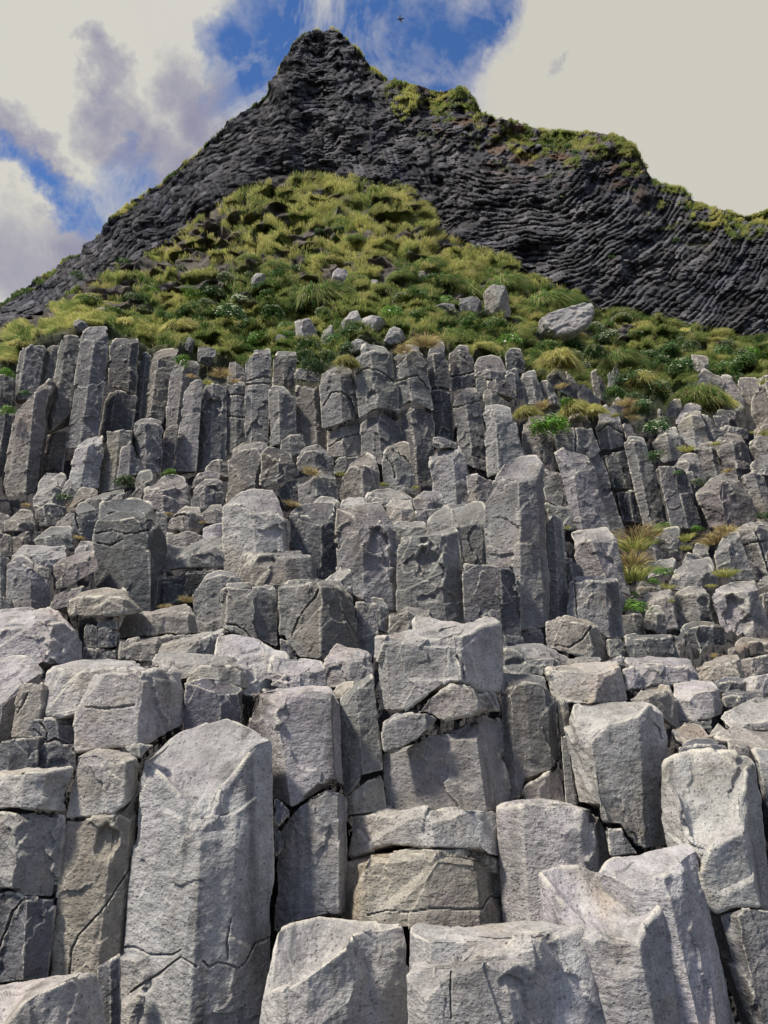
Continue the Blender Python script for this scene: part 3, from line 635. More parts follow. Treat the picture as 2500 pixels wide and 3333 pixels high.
    for a_ in anc:
        dv = Wp - a_; d2 = dv[..., 0] ** 2 + dv[..., 1] ** 2 + (dv[..., 2] * .62) ** 2
        tl = np.array([br.gauss(0, .045), br.gauss(0, .045), br.gauss(0, .04)]) * (1 if near else 1.4)
        hk = br.uniform(-1, 1) * fr_amp * w
        val = hk + np.clip((G - a_) @ tl, -.05 * w, .05 * w)
        m_ = d2 < best; best = np.where(m_, d2, best); fd = np.where(m_, val, fd)
    n3 = fbm(G * (16 if near else 9) + seedv, 3, .6)
    disp = w * (.008 * n1 + .0045 * n2 * min(rough, 1.5)) + fd + (.003 if near else .005) * n3
    # ledge steps across the rugged far columns
    if D > 6:
        zz = G[..., 2] * sc * .8 + fbm(G * sc * .9 + seedv, 2) * .7 + idx * .37
        stp = np.floor(zz); fr2 = zz - stp
        disp = disp + w * .009 * (hash1(stp, stp * 0 + idx) - .5) * sstep(0, .06, fr2) * sstep(0, .06, 1 - fr2) * rough * .6
    wt = np.ones((NR, 1)); wt[NV:, 0] = 1.0
    wt[-3:] *= .5
    G = G + nrm * (disp * wt)[..., None]
    # hollows and cracks, carved at their place on the block's own face
    if opts:
        px, py = proj(G)
        frontm = np.zeros((NR, NU)); frontm[:NV, :Nf + 1] = 1
        frontm[NV:, :] = .7
        nrm = grid_normals(G)
        avn = np.mean(nrm[NV // 3:max(NV // 3 + 1, 2 * NV // 3), :Nf + 1].reshape(-1, 3), 0); avn /= np.linalg.norm(avn) + 1e-9
        for o in opts.split(' '):
            if not '=' in o: continue
            kind, val = o.split('=', 1)
            if kind == 'p':
                a = [float(q) for q in val.split(',')]
                wob = .55 * fbm(G * sc * 3 + seedv + 3, 3)
                dx = (px - tx(a[0])) / (a[2] * TS); dy = (py - ty(a[1])) / (a[3] * TS)
                rr = np.maximum(np.sqrt(dx * dx + dy * dy), np.maximum(abs(dx), abs(dy)) * 1.05) + wob
                # flat-bottomed, steep at the top
                dep = sstep(1.05, .60, rr) * min(a[4] * D / 5, .15 * w, .55 * min(a[2], a[3]) * TS / FPX * D) * (1.0 - .5 * np.clip(dy, -1, 1))
                G = G - avn * (dep * frontm)[..., None]
            elif kind == 'c':
                pl_ = np.array([[float(q) for q in z.split(',')] for z in val.split('/')])
                xs, ys = tx(pl_[:, 0]), ty(pl_[:, 1])
                best = np.full(px.shape, 1e9)
                jx = px + 1.6 * fbm(G * sc * 6 + seedv, 2); jy = py + 1.6 * fbm(G * sc * 6 + seedv + 40, 2)
                for i in range(len(xs) - 1):
                    ax, ay = xs[i], ys[i]; ex, ey = xs[i + 1] - ax, ys[i + 1] - ay
                    tt = np.clip(((jx - ax) * ex + (jy - ay) * ey) / (ex * ex + ey * ey + 1e-6), 0, 1)
                    best = np.minimum(best, np.hypot(jx - ax - tt * ex, jy - ay - tt * ey))
                wd = (2.6 if near else 2.2) * (.8 + .9 * np.clip(fbm(G * sc * 5 + seedv + 70, 2), -.2, .6))
                G = G - avn * (sstep(wd, wd * .35, best) * .028 * D / 4.5 * frontm)[..., None]
    base = Qr.mean(0).copy()
    G = G - base
    idxg = np.arange(NR * NU).reshape(NR, NU)
    a = idxg[:-1, :]; b_ = np.roll(idxg, -1, 1)[:-1, :]; c_ = np.roll(idxg, -1, 1)[1:, :]; d_ = idxg[1:, :]
    quads = np.stack([a, b_, c_, d_], -1).reshape(-1, 4)
    short = hgt < .9 * w
    name = 'basalt_block' if short else 'basalt_rock'
    me = make_mesh(name, G.reshape(-1, 3), quads, ngons=(idxg[-1], idxg[0][::-1]))
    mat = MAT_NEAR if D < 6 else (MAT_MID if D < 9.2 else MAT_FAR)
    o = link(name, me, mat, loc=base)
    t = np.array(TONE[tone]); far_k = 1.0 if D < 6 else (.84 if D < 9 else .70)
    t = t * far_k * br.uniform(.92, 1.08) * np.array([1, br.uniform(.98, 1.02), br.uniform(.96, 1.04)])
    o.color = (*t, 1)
    xm = float(S[:, 0].mean())
    BLOCKS.append(dict(hw=wpx / 2, o=o, label=label, D=D, x=xm, tone=tone, ratio=hgt / w, short=short, y=float(S[:, 1].mean())))
    return o

for i, line in enumerate(SPECS.strip().split('\n')):
    build_block(line, i)

EDGE = []
for b in list(BLOCKS):
    for side in (1, -1):
        if (side == 1 and b['x'] > 1180) or (side == -1 and b['x'] < 480):
            if side == -1 and b['x'] - 520 + b['hw'] * 1.35 > -6: continue
            if side == 1 and b['x'] + 520 - b['hw'] * 1.35 < 1665: continue
            o = b['o'].copy(); C.objects.link(o)
            o.location.x += side * 520 / FPX * (b['D'] + .3)
            EDGE.append((o, b, side))
for side, wd_ in ((1, 'right'), (-1, 'left')):
    L = sorted([e for e in EDGE if e[2] == side], key=lambda e: e[0].location.x * side / e[1]['D'])
    for n, (o, b, _) in enumerate(L):
        tag(o, f"grey basalt {'block' if b['short'] else 'column'} beyond the {wd_} edge of the view, {ordinal(n + 1)} outward", 'basalt rock', 'rocks continuing beyond the ' + wd_ + ' edge of the view')
TIERS = [(4.9, 'of the nearest tier', 'blocks and columns of the nearest tier'),
         (6.65, 'of the low second tier', 'blocks of the low second tier'),
         (9.15, 'of the middle tier of pillars', 'blocks and columns of the middle tier'),
         (11.95, 'of the rubble ledge below the upper cliff', 'blocks on the rubble ledge'),
         (99, 'of the upper cliff under the grass', 'columns of the upper cliff')]
TW = {'L': 'pale grey', 'G': 'grey', 'D': 'dark grey', 'W': 'brownish', 'Y': 'tan'}
tiers = {}
for b in BLOCKS:
    k = next(i for i, t in enumerate(TIERS) if b['D'] < t[0])
    tiers.setdefault(k, []).append(b)
for k, L in tiers.items():
    L.sort(key=lambda b: b['x'])
    for n, b in enumerate(L):
        shp = ('slim' if b['ratio'] > 2.6 else 'upright') if not b['short'] else 'squat'
        kind = 'block' if b['short'] else 'column'
        lab = b['label'] or f"{TW[b['tone']]} {shp} {kind}, {ordinal(n + 1)} from the left {TIERS[k][1]}"
        tag(b['o'], lab, 'basalt block' if b['short'] else 'basalt rock', TIERS[k][2])

# ------------------------------------------------------------------ terrain
SKY = [(-1000, 900), (-400, 800), (-150, 745), (0, 660), (30, 640), (75, 615), (110, 590), (135, 560), (175, 553), (200, 520), (240, 480), (300, 430), (340, 400), (385, 365),
       (430, 325), (470, 290), (520, 245), (560, 215), (580, 195), (590, 170), (620, 120), (635, 88), (660, 74), (685, 66), (700, 68), (718, 57), (730, 68),
       (760, 96), (780, 117), (800, 142), (830, 165), (860, 186), (900, 192), (960, 195), (1000, 192), (1020, 207), (1040, 242), (1070, 257), (1120, 272),
       (1170, 282), (1240, 285), (1300, 288), (1340, 302), (1370, 322), (1400, 376), (1425, 397), (1475, 408), (1490, 432), (1530, 447), (1580, 460),
       (1620, 462), (1659, 457), (1800, 480), (2060, 560), (2700, 700)]
G1 = [(-1000, 935), (-400, 830), (-150, 790), (0, 722), (60, 690), (120, 665), (200, 605), (330, 548), (420, 478), (480, 440), (560, 388), (650, 378), (720, 383), (800, 392), (880, 412),
      (920, 445), (950, 505), (1020, 540), (1100, 562), (1150, 600), (1240, 642), (1300, 668), (1400, 684), (1480, 712), (1560, 722), (1659, 737), (1800, 750), (2060, 790), (2700, 860)]
G0 = [(-1000, 985), (-400, 880), (-150, 850), (0, 800), (60, 755), (140, 712), (240, 722), (300, 738), (380, 760), (440, 770), (520, 795), (640, 805), (700, 792), (760, 750), (850, 735), (930, 735),
      (1000, 770), (1100, 785), (1180, 835), (1290, 865), (1400, 860), (1480, 845), (1560, 815), (1659, 820), (1800, 830), (2060, 850), (2700, 920)]
YG1 = [(-400, 21), (0, 22), (200, 25), (400, 29), (700, 33), (950, 30), (1250, 25.5), (1659, 23), (2060, 22.5)]
def ip(T, x): return np.interp(x, [p[0] for p in T], [p[1] for p in T])
xs = np.concatenate([np.linspace(-1000, -90, 120, endpoint=False), np.linspace(-90, 1750, 860, endpoint=False), np.linspace(1750, 2700, 125)])
NXT = len(xs)
sky = ip(SKY, xs); g1 = ip(G1, xs); g0 = ip(G0, xs)
wob = fbm(np.stack([xs * .012, xs * 0, xs * 0], -1), 3) * 10
g1 = g1 + wob * .6
yg1 = ip(YG1, xs); ysk = yg1 * 1.15
LOW = [(2700, 4.4), (2212, 4.9), (1900, 5.5), (1700, 5.8), (1500, 6.5), (1400, 7.5), (1300, 8.5), (1200, 9.4), (1100, 11.0), (1000, 12.9), (950, 13.9), (880, 14.6)]
rows_px = []; rows_Y = []; zone = []
nl, ng, nc = 260, 300, 400
RX = 2.3 * sstep(1180, 1360, xs)
for i in range(nl):
    t = i / nl
    yy = 2700 * (1 - t) + g0 * t
    Yv = np.interp(yy.ravel(), [p[0] for p in LOW][::-1], [p[1] for p in LOW][::-1])
    Yv = np.where(yy < 880, 14.6 + (880 - yy) / np.maximum(880 - g0, 30) * 1.0 * (880 > g0), Yv)
    Yv = Yv + .8 * sstep(1300, 1180, yy) * sstep(930, 1000, yy) + (RX * sstep(1470, 1280, yy))
    rows_px.append(yy); rows_Y.append(Yv); zone.append(0)
Y0g = np.interp(g0, [p[0] for p in LOW][::-1], [p[1] for p in LOW][::-1]); Y0g = np.where(g0 < 880, 15.6, Y0g) + RX
for i in range(ng):
    t = i / ng
    rows_px.append(g0 * (1 - t) + g1 * t)
    rows_Y.append(Y0g * (yg1 / Y0g) ** (t ** .9)); zone.append(1)
for i in range(nc + 1):
    t = i / nc
    rows_px.append(g1 * (1 - t) + sky * t)
    rows_Y.append(yg1 + (ysk - yg1) * (t ** 1.15)); zone.append(2)
PX = np.tile(xs, (len(rows_px), 1)); PY = np.array(rows_px); YY = np.array(rows_Y)
TP = at(PX, PY, YY)
i0, i1 = nl, nl + ng
ZN = np.array(zone)
TN = -grid_normals(TP, wrap=False)
if TN[i1 + 10, NXT // 2, 1] > 0: TN = -TN
UV = np.stack([PX, PY, 0 * PX], -1)
# cliff relief: broken prisms following several flow fields
def prisms(s, t, w, L, seed, ka=1.3, kb=.6):
    q = s / w + .35 * fbm(np.stack([s / w * .3, t / L * .3, s * 0 + seed], -1), 2)
    ci = np.floor(q); cf = q - ci
    ph = hash1(ci, ci * 0 + seed)
    tt = t / L + ph * 7.3 + .25 * fbm(np.stack([t / L * .8, ci * 3.1, s * 0 + seed], -1), 2)
    ti = np.floor(tt); tf = tt - ti
    h = hash1(ci, ti + seed)
    prof = np.minimum(cf, 1 - cf) * 2
    edge = sstep(0, .16, tf) * sstep(0, .10, 1 - tf)
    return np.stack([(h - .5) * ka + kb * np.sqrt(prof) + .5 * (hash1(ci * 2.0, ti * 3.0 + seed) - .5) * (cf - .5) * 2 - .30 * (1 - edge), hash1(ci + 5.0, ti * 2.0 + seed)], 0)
wx = 26 * fbm(UV * .006 + 3, 3); wy = 26 * fbm(UV * .006 + 50, 3)
cxp, cyp = 1085., 205.
rad = np.hypot(PX - cxp + wx * .6, PY - cyp + wy * .6); ang = np.arctan2(PY - cyp, PX - cxp)
fanR = prisms(rad + 4 * fbm(UV * .03 + 411, 3), ang * rad.mean(), 11.0, 80, 1.0, 1.0, .95)
rad2 = np.hypot(PX - 640 + wx, PY + 220 + wy); ang2 = np.arctan2(PY + 220, PX - 640)
arch = prisms(rad2 + 9 * fbm(UV * .03 + 421, 3), ang2 * 420, 10.0, 20, 2.0, 1.5, .5)
blocky = prisms(PX * .55 + PY * .83 + wx, PX * .83 - PY * .55 + wy, 12.0, 16, 3.0)
steep = prisms(PX * .9 - PY * .43 + wx * .8, PY * .9 + PX * .43, 12.0, 60, 4.0, .9, .9)
sel = fbm(UV * .009 + 80, 2)
mR = sstep(930, 1080, PX + 60 * sel) * sstep(330, 440, PY - .12 * (PX - 1200) + 60 * sel)
mL = sstep(620, 480, PX + 50 * sel)
rel = arch * (1 - mL) + blocky * mL
mS = sstep(.05, .3, sel) * (1 - mR) * .85
mB = sstep(.10, .30, fbm(UV * .018 + 640, 3)) * .75 * (1 - .85 * mR)
rel = rel * (1 - mS) + steep * mS
rel = rel * (1 - mR) + fanR * mR
rel = rel * (1 - mB) + blocky * mB
inc = (ZN == 2)[:, None].astype(float)
tc_ = np.clip((np.arange(len(ZN)) - i1) / nc, 0, 1)[:, None]
rel, shade = rel[0], rel[1]
bigr = fbm(UV * np.array([.010, .014, 1]) + 7, 4, .55)
ledges = sstep(-.1, .1, fbm(UV * np.array([.012, .05, 1]) + 37, 3))
amp = YY * .0062
cl = rel * amp * 1.7 + bigr * YY * .026 + ledges * YY * .004
cl = cl + .0035 * YY * fbm(UV * .35, 2)
# grassy zone relief: terraces and tussocky mounds with overhanging rims
uu = UV + np.stack([wx * .7, wy * .5, 0 * wx], -1)
slopeT = PY - np.where(PX < 700, .50, .36) * np.abs(PX - 700) * sstep(720, 560, PY)
tr = slopeT / 46 + 1.5 * fbm(UV * np.array([.006, .012, 1]) + 20, 3)
trf = tr - np.floor(tr)
terr_ = (1 - trf) * sstep(0, .18, trf) 
mound = np.abs(fbm(uu * np.array([.010, .024, 1]) + 11, 3, .45))
gr = YY * (.052 * terr_ - .080 * mound + .008 * fbm(UV * .05 + 5, 2)) + YY * .012
_q = np.floor((PX + wx) / 34 + .3 * fbm(UV * .03 + 700, 2)); _r = np.floor((PY + 1.2 * wy) / 30 + hash1(_q, _q * 0 + 3) * 5)
lowr = (hash1(_q, _r) - .5) * .20 + .06 * fbm(UV * .06, 3)
rz = np.arange(len(ZN))[:, None]
wl = sstep(i0 + 12, i0 - 12, rz) ; wc = sstep(i1 - 16, i1 + 10, rz)
disp = lowr * wl + (gr) * (1 - wl) * (1 - wc) + cl * wc
disp = disp * (1 - sstep(i1 + nc - 10, i1 + nc, rz) * .55)
toc = np.array([0, 0, CAMZ]) - TP; toc /= np.linalg.norm(toc, axis=-1, keepdims=True)
edgew = sstep(i1 + nc - 30, i1 + nc, rz)[..., None] * .35
wg = ((1 - wl) * (1 - wc))[..., None]
DD = TN * (wl[..., None] + wg * .16 + wc[..., None] * .10 + edgew) + toc * (wg * .9 + wc[..., None] * .95)
TPd = TP + DD * disp[..., None]
# the far side of the mountain
back = []
last = TPd[-1]
for k, (dy, dz) in enumerate([(1.2, -.25), (4, -2.2), (10, -9), (22, -26), (45, -60), (80, -120)]):
    p = last.copy(); p[:, 1] += dy * last[:, 1] / 40; p[:, 2] += dz * last[:, 2] / 40
    p[:, 2] = np.maximum(p[:, 2], -3); back.append(p + rng.normal(size=p.shape) * (.12 if k < 2 else .3))
FULL = np.concatenate([TPd, np.array(back)], 0)
# growth mask: where grass grows on the cliff
capR = sstep(15, 4, PY - ip(SKY, PX) - 12 * sel) * sstep(760, 830, PX) + sstep(8, 2, PY - ip(SKY, PX) - 8 * sel) * .7
ledge = sstep(.22, .42, fbm(UV * np.array([.016, .035, 1]) + 200, 3)) * sstep(120, 30, PY - ip(SKY, PX)) * sstep(790, 880, PX) * sstep(1560, 1450, PX)
capR2 = sstep(56, 34, PY - ip(SKY, PX) + 25 * fbm(UV * .03 + 90, 2)) * (sstep(820, 860, PX) * sstep(1060, 1000, PX) + sstep(1075, 1110, PX) * sstep(1400, 1350, PX) * .9 + sstep(1470, 1500, PX))
stripL = sstep(20, 8, np.abs(PY - (722 - .78 * (PX - 0) * .62 - 12 * sel))) * sstep(330, 260, PX) * .0
gm_c = np.clip(capR + ledge + np.clip(capR2, 0, 1), 0, 1) * sstep(-.22, .02, fbm(UV * np.array([.03, .07, 1]) + 900, 3))
lip = sstep(.62, .80, trf) * sstep(.98, .86, trf) * sstep(700, 560, PY) * sstep(-.35, .0, fbm(UV * np.array([.02, .03, 1]) + 610, 3))
rocky = sstep(.14, .26, fbm(uu * np.array([.016, .034, 1]) + 333, 4)) * sstep(i0 + 60, i0 + 120, rz)
leftrock = sstep(600, 450, PX) * sstep(-.10, .06, fbm(uu * np.array([.012, .03, 1]) + 77, 3)) * sstep(i0 + 70, i0 + 120, rz)
gm_g = 1 - np.clip(np.maximum(np.maximum(rocky, leftrock), lip), 0, 1)
gmask = gm_g * (1 - wl) * (1 - wc) + gm_c * wc
gmask_full = np.concatenate([gmask, np.repeat(gmask[-1:], len(back), 0) * .6], 0)
cliffm = np.concatenate([wc * np.ones_like(PX), np.ones((len(back), NXT))], 0)
rust = np.clip(sstep(.05, .3, fbm(UV * np.array([.02, .04, 1]) + 500, 3)) * sstep(150, 60, PY - ip(SKY, PX)) * sstep(860, 960, PX) * sstep(1420, 1350, PX), 0, 1)
rust_full = np.concatenate([rust, np.zeros((len(back), NXT))], 0)
def grid_obj(name, G, attr, mat):
    n, m_ = G.shape[:2]
    I = np.arange(n * m_).reshape(n, m_)
    q = np.stack([I[:-1, :-1], I[:-1, 1:], I[1:, 1:], I[1:, :-1]], -1).reshape(-1, 4)
    me = make_mesh(name, G.reshape(-1, 3), q)
    set_color(me, attr.reshape(-1, 3))
    return link(name, me, mat)

def hill_material():
    m, nt, b = new_mat('mountain_ground')
    at_ = N(nt, 'ShaderNodeVertexColor', layer_name='tint'); sp_ = N(nt, 'ShaderNodeSeparateColor'); nt.links.new(at_.outputs[0], sp_.inputs[0])
    tc = N(nt, 'ShaderNodeTexCoord'); v = tc.outputs['Object']
    n1 = noise(nt, v, .35, 6, .65); n2 = noise(nt, v, 2.2, 6, .7); n3 = noise(nt, v, 9, 4, .7)
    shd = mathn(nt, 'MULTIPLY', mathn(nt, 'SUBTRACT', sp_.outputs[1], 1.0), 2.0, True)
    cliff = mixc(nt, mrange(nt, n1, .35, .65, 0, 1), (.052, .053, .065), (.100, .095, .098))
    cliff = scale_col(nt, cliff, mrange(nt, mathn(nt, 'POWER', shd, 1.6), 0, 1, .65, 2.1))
    cliff = scale_col(nt, cliff, mrange(nt, n2, .3, .7, .6, 1.5))
    cliff = mixc(nt, mrange(nt, n3, .64, .74, 0, .5), cliff, (.19, .175, .165))
    cliff = mixc(nt, mathn(nt, 'MULTIPLY', sp_.outputs[2], .7), cliff, (.16, .10, .065))
    rockc = mixc(nt, mrange(nt, n2, .35, .65, 0, 1), (.070, .062, .056), (.21, .18, .150))
    base = mixc(nt, mathn(nt, 'MULTIPLY', sp_.outputs[1], 1.0, True), rockc, cliff)
    grass = mixc(nt, mrange(nt, n1, .4, .6, 0, 1), (.075, .12, .028), (.16, .17, .05))
    grass = scale_col(nt, grass, mrange(nt, n3, .3, .7, .6, 1.3))
    nt.links.new(mixc(nt, sp_.outputs[0], base, grass), b.inputs['Base Color'])
    b.inputs['Roughness'].default_value = .92; b.inputs['Specular IOR Level'].default_value = .15
    bp = N(nt, 'ShaderNodeBump'); bp.inputs['Strength'].default_value = .8; bp.inputs['Distance'].default_value = .25
    nt.links.new(mathn(nt, 'ADD', n2, mathn(nt, 'MULTIPLY', n3, .5)), bp.inputs['Height']); nt.links.new(bp.outputs[0], b.inputs['Normal'])
    return m
HM = hill_material()
shade_full = np.concatenate([shade, np.repeat(shade[-1:], len(back), 0)], 0)
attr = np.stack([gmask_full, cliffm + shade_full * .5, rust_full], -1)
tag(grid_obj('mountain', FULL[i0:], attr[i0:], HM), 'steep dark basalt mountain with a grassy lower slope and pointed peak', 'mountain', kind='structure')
tag(grid_obj('bedrock', FULL[:i0 + 1], attr[:i0 + 1] * np.array([1, 0, 0]) + np.array([0, .9, 0]), HM), 'dark bedrock showing in the gaps between the columns', 'bedrock', kind='structure')

# beach ground reaching the horizon
gm, nt, b = new_mat('black_sand')
tc = N(nt, 'ShaderNodeTexCoord'); v = tc.outputs['Object']
c1 = mixc(nt, noise(nt, v, 14, 6, .7), (.020, .020, .023), (.065, .063, .062)); nt.links.new(c1, b.inputs['Base Color'])
b.inputs['Roughness'].default_value = .8
bp = N(nt, 'ShaderNodeBump'); bp.inputs['Distance'].default_value = .03; nt.links.new(noise(nt, v, 30, 5, .7), bp.inputs['Height']); nt.links.new(bp.outputs[0], b.inputs['Normal'])
rr = [0, 2, 4, 8, 16, 40, 120, 500, 2500, 9000]; V = []; na = 64
for r_ in rr:
    for a in range(na):
        th_ = 2 * math.pi * a / na; V.append((r_ * math.cos(th_), r_ * math.sin(th_), .02 * math.sin(r_ * 3 + a) if r_ < 40 else 0))
I = np.arange(len(V)).reshape(len(rr), na)
q = np.stack([I[:-1], np.roll(I, -1, 1)[:-1], np.roll(I, -1, 1)[1:], I[1:]], -1).reshape(-1, 4)[:, ::-1]
tag(link('ground', make_mesh('ground', V, q), gm), 'black sand and shingle beach at the foot of the rocks', 'beach', kind='structure')

def tpt(x, y):
    """terrain point and normal seen near (x, y) of the frame"""
    j = int(np.argmin(np.abs(xs - x)))
    col = PY[:, j]; i = int(np.argmin(np.abs(col - y)))
    return TPd[i, j], TN[i, j]

# ------------------------------------------------------------------ grass
def blade_mesh(name, root, dirv, droop, length, width, cols, smooth=False):
    """root (n,3) dirv (n,3) droop (n,3): three-point bent tapering blades"""
    n = len(root)
    side = np.cross(dirv, np.array([0, 1, 0.15])); side /= np.linalg.norm(side, axis=1)[:, None] + 1e-9
    rnd = rng.normal(size=(n, 3)) * .35; side = side + rnd; side /= np.linalg.norm(side, axis=1)[:, None]
    w2 = (width / 2)[:, None]; L = length[:, None]
    p1 = root + dirv * L * .5 + droop * L * .12
    p2 = root + dirv * L * .85 + droop * L * .5
    V = np.stack([root - side * w2, root + side * w2, p1 - side * w2 * .8, p1 + side * w2 * .8, p2], 1)
    b = 5 * np.arange(n)[:, None]
    quads = b + np.array([[0, 1, 3, 2]]); tris = b + np.array([[2, 3, 4]])
    me = make_mesh(name, V.reshape(-1, 3), quads, tris, smooth=smooth)
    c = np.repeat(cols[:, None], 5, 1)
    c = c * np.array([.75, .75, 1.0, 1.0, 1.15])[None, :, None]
    set_color(me, c.reshape(-1, 3)); return me
def leaf_mat(name, trans=.3):
    m, nt, b = new_mat(name)
    a = N(nt, 'ShaderNodeVertexColor', layer_name='tint')
    oi = N(nt, 'ShaderNodeObjectInfo')
    col = scale_col(nt, a.outputs[0], mrange(nt, oi.outputs['Random'], 0, 1, .8, 1.2))
    nt.links.new(col, b.inputs['Base Color'])
    b.inputs['Roughness'].default_value = .6; b.inputs['Specular IOR Level'].default_value = .25
    tr = N(nt, 'ShaderNodeBsdfTranslucent'); nt.links.new(col, tr.inputs[0])
    ms = N(nt, 'ShaderNodeMixShader'); ms.inputs[0].default_value = trans
    out = [n for n in nt.nodes if n.type == 'OUTPUT_MATERIAL'][0]
    nt.links.new(b.outputs[0], ms.inputs[1]); nt.links.new(tr.outputs[0], ms.inputs[2]); nt.links.new(ms.outputs[0], out.inputs[0])
    return m
GRM = leaf_mat('grass_blades', .45)
LFM = leaf_mat('leaves', .25)
FLM = leaf_mat('petals', .3)
PAL = np.array([(.52, .50, .17), (.33, .40, .11), (.14, .26, .065), (.62, .57, .22), (.54, .45, .25), (.055, .125, .036)])

def scatter(n, zone_w):
    P = (zone_w * np.ones_like(PX)).ravel(); P = P / P.sum()
    k = rng.choice(len(P), n, p=P)
    i, j = np.divmod(k, NXT)
    i = np.clip(i, 0, len(ZN) - 2); j = np.clip(j, 0, NXT - 2)
    a = rng.random(n)[:, None]; b = rng.random(n)[:, None]
    p = TPd[i, j] * (1 - a) * (1 - b) + TPd[i + 1, j] * a * (1 - b) + TPd[i, j + 1] * (1 - a) * b + TPd[i + 1, j + 1] * a * b
    return p, TN[i, j], PX[i, j], PY[i, j], YY[i, j]
def grow(name, n, zone_w, lenf, widf, yellow, label):
    p, nr, px, py, Y = scatter(n, zone_w)
    uv = np.stack([px, py, 0 * px], -1)
    clump = fbm(uv * np.array([.03, .06, 1]) + 60, 3); c2 = fbm(uv * .012 + 160, 2); sway = fbm(uv * .02 + 260, 2)
    d = nr * .55 + np.array([0, 0, .75]) + np.stack([sway * .9 + .15, -.15 + 0 * sway, 0 * sway], -1) + rng.normal(size=p.shape) * .28
    d /= np.linalg.norm(d, axis=1)[:, None]
    down = np.stack([sway * .4 + .1, -.45 + 0 * sway, -.8 + 0 * sway], -1)
    L = lenf * Y * (.7 + .7 * rng.random(n)) * (1 + .3 * clump)
    W = np.maximum(widf * Y, .006) * (.7 + .6 * rng.random(n))
    t = np.clip(yellow + .22 * sstep(620, 540, py) - .12 * sstep(600, 700, py) + .26 * clump + .5 * c2 + .16 * rng.normal(size=n), 0, 1)[:, None]
    col = PAL[5] * (1 - t) + PAL[1] * t
    t2 = np.clip((t - .45) * 2, 0, 1); col = col * (1 - t2) + PAL[0] * t2
    st = (rng.random(n) < .10 + .25 * sstep(.15, .5, clump))[:, None]
    col = np.where(st, PAL[4] * .8 + PAL[3] * .2, col)
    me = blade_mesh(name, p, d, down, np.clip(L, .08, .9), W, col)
    o = link(name, me, GRM); tag(o, label, 'grass', kind='stuff'); return o
inview = np.where((PX > -60) & (PX < 1720), 1.0, np.where((PX > -600) & (PX < 2300), 1.3, 0))
zrow = rz - i0
g_in = gmask * inview
dens = 1.0
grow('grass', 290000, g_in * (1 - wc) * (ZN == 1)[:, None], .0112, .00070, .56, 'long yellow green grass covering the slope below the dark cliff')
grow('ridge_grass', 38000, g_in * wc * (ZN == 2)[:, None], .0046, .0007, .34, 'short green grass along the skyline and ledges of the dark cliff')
SKYMUL = (.085, .095, .12)
# ------------------------------------------------------------------ boulders in the grass
def boulder(x0, x1, yt, yb, tone, label, seed, push=0.0, asym=0.0, D=None):
    xm, ym = (x0 + x1) / 2, (yt + yb) / 2
    if D is None:
        p, _ = tpt(xm, yb); D = p[1] - .1 + push
    c = at(xm, ym, D); w = (x1 - x0) / FPX * D * 1.02 * .5
    h = abs(at(xm, yt, D)[2] - at(xm, yb, D)[2]) * .5
    nu, nv = max(48, int((x1 - x0) * 1.4)), max(28, int((x1 - x0) * .8))
    ph = np.linspace(.02, math.pi - .02, nv)[::-1, None]; th = np.linspace(0, 2 * math.pi, nu, endpoint=False)[None]
    S = np.stack([np.sin(ph) * np.cos(th), np.sin(ph) * np.sin(th), np.cos(ph) * np.ones_like(th)], -1)
    r = random.Random(seed)
    G = np.sign(S) * np.abs(S) ** .8
    big = (x1 - x0) > 100
    for k in range(9 if big else 14):
        n = np.array([r.gauss(0, 1), r.gauss(-.4, 1), r.gauss(.2, .8)]); n /= np.linalg.norm(n)
        d = r.uniform(.42, .72) if big else r.uniform(.6, .9); q = G @ n - d
        G = G - n * np.clip(q, 0, None)[..., None] * .96
    nr = grid_normals(G)
    G = G + nr * (.05 * fbm(G * 2.2 + seed, 4) + .03 * sstep(-.05, .05, fbm(G * 3 + seed * 2, 2)))[..., None]
    mx = np.abs(G).reshape(-1, 3).max(0)
    G = G / mx * np.array([w, w * .8, h])
    G[..., 0] += asym * G[..., 2]
    I = np.arange(nu * nv).reshape(nv, nu)
    q = np.stack([I[:-1], np.roll(I, -1, 1)[:-1], np.roll(I, -1, 1)[1:], I[1:]], -1).reshape(-1, 4)
    base = c - np.array([0, 0, h]); G[..., 2] += h
    me = make_mesh('boulder', G.reshape(-1, 3), q, ngons=(I[-1], I[0][::-1]))
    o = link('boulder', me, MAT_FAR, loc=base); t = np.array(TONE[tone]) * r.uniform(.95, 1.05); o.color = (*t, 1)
    tag(o, label, 'boulder', 'boulders lying on the grassy slope')
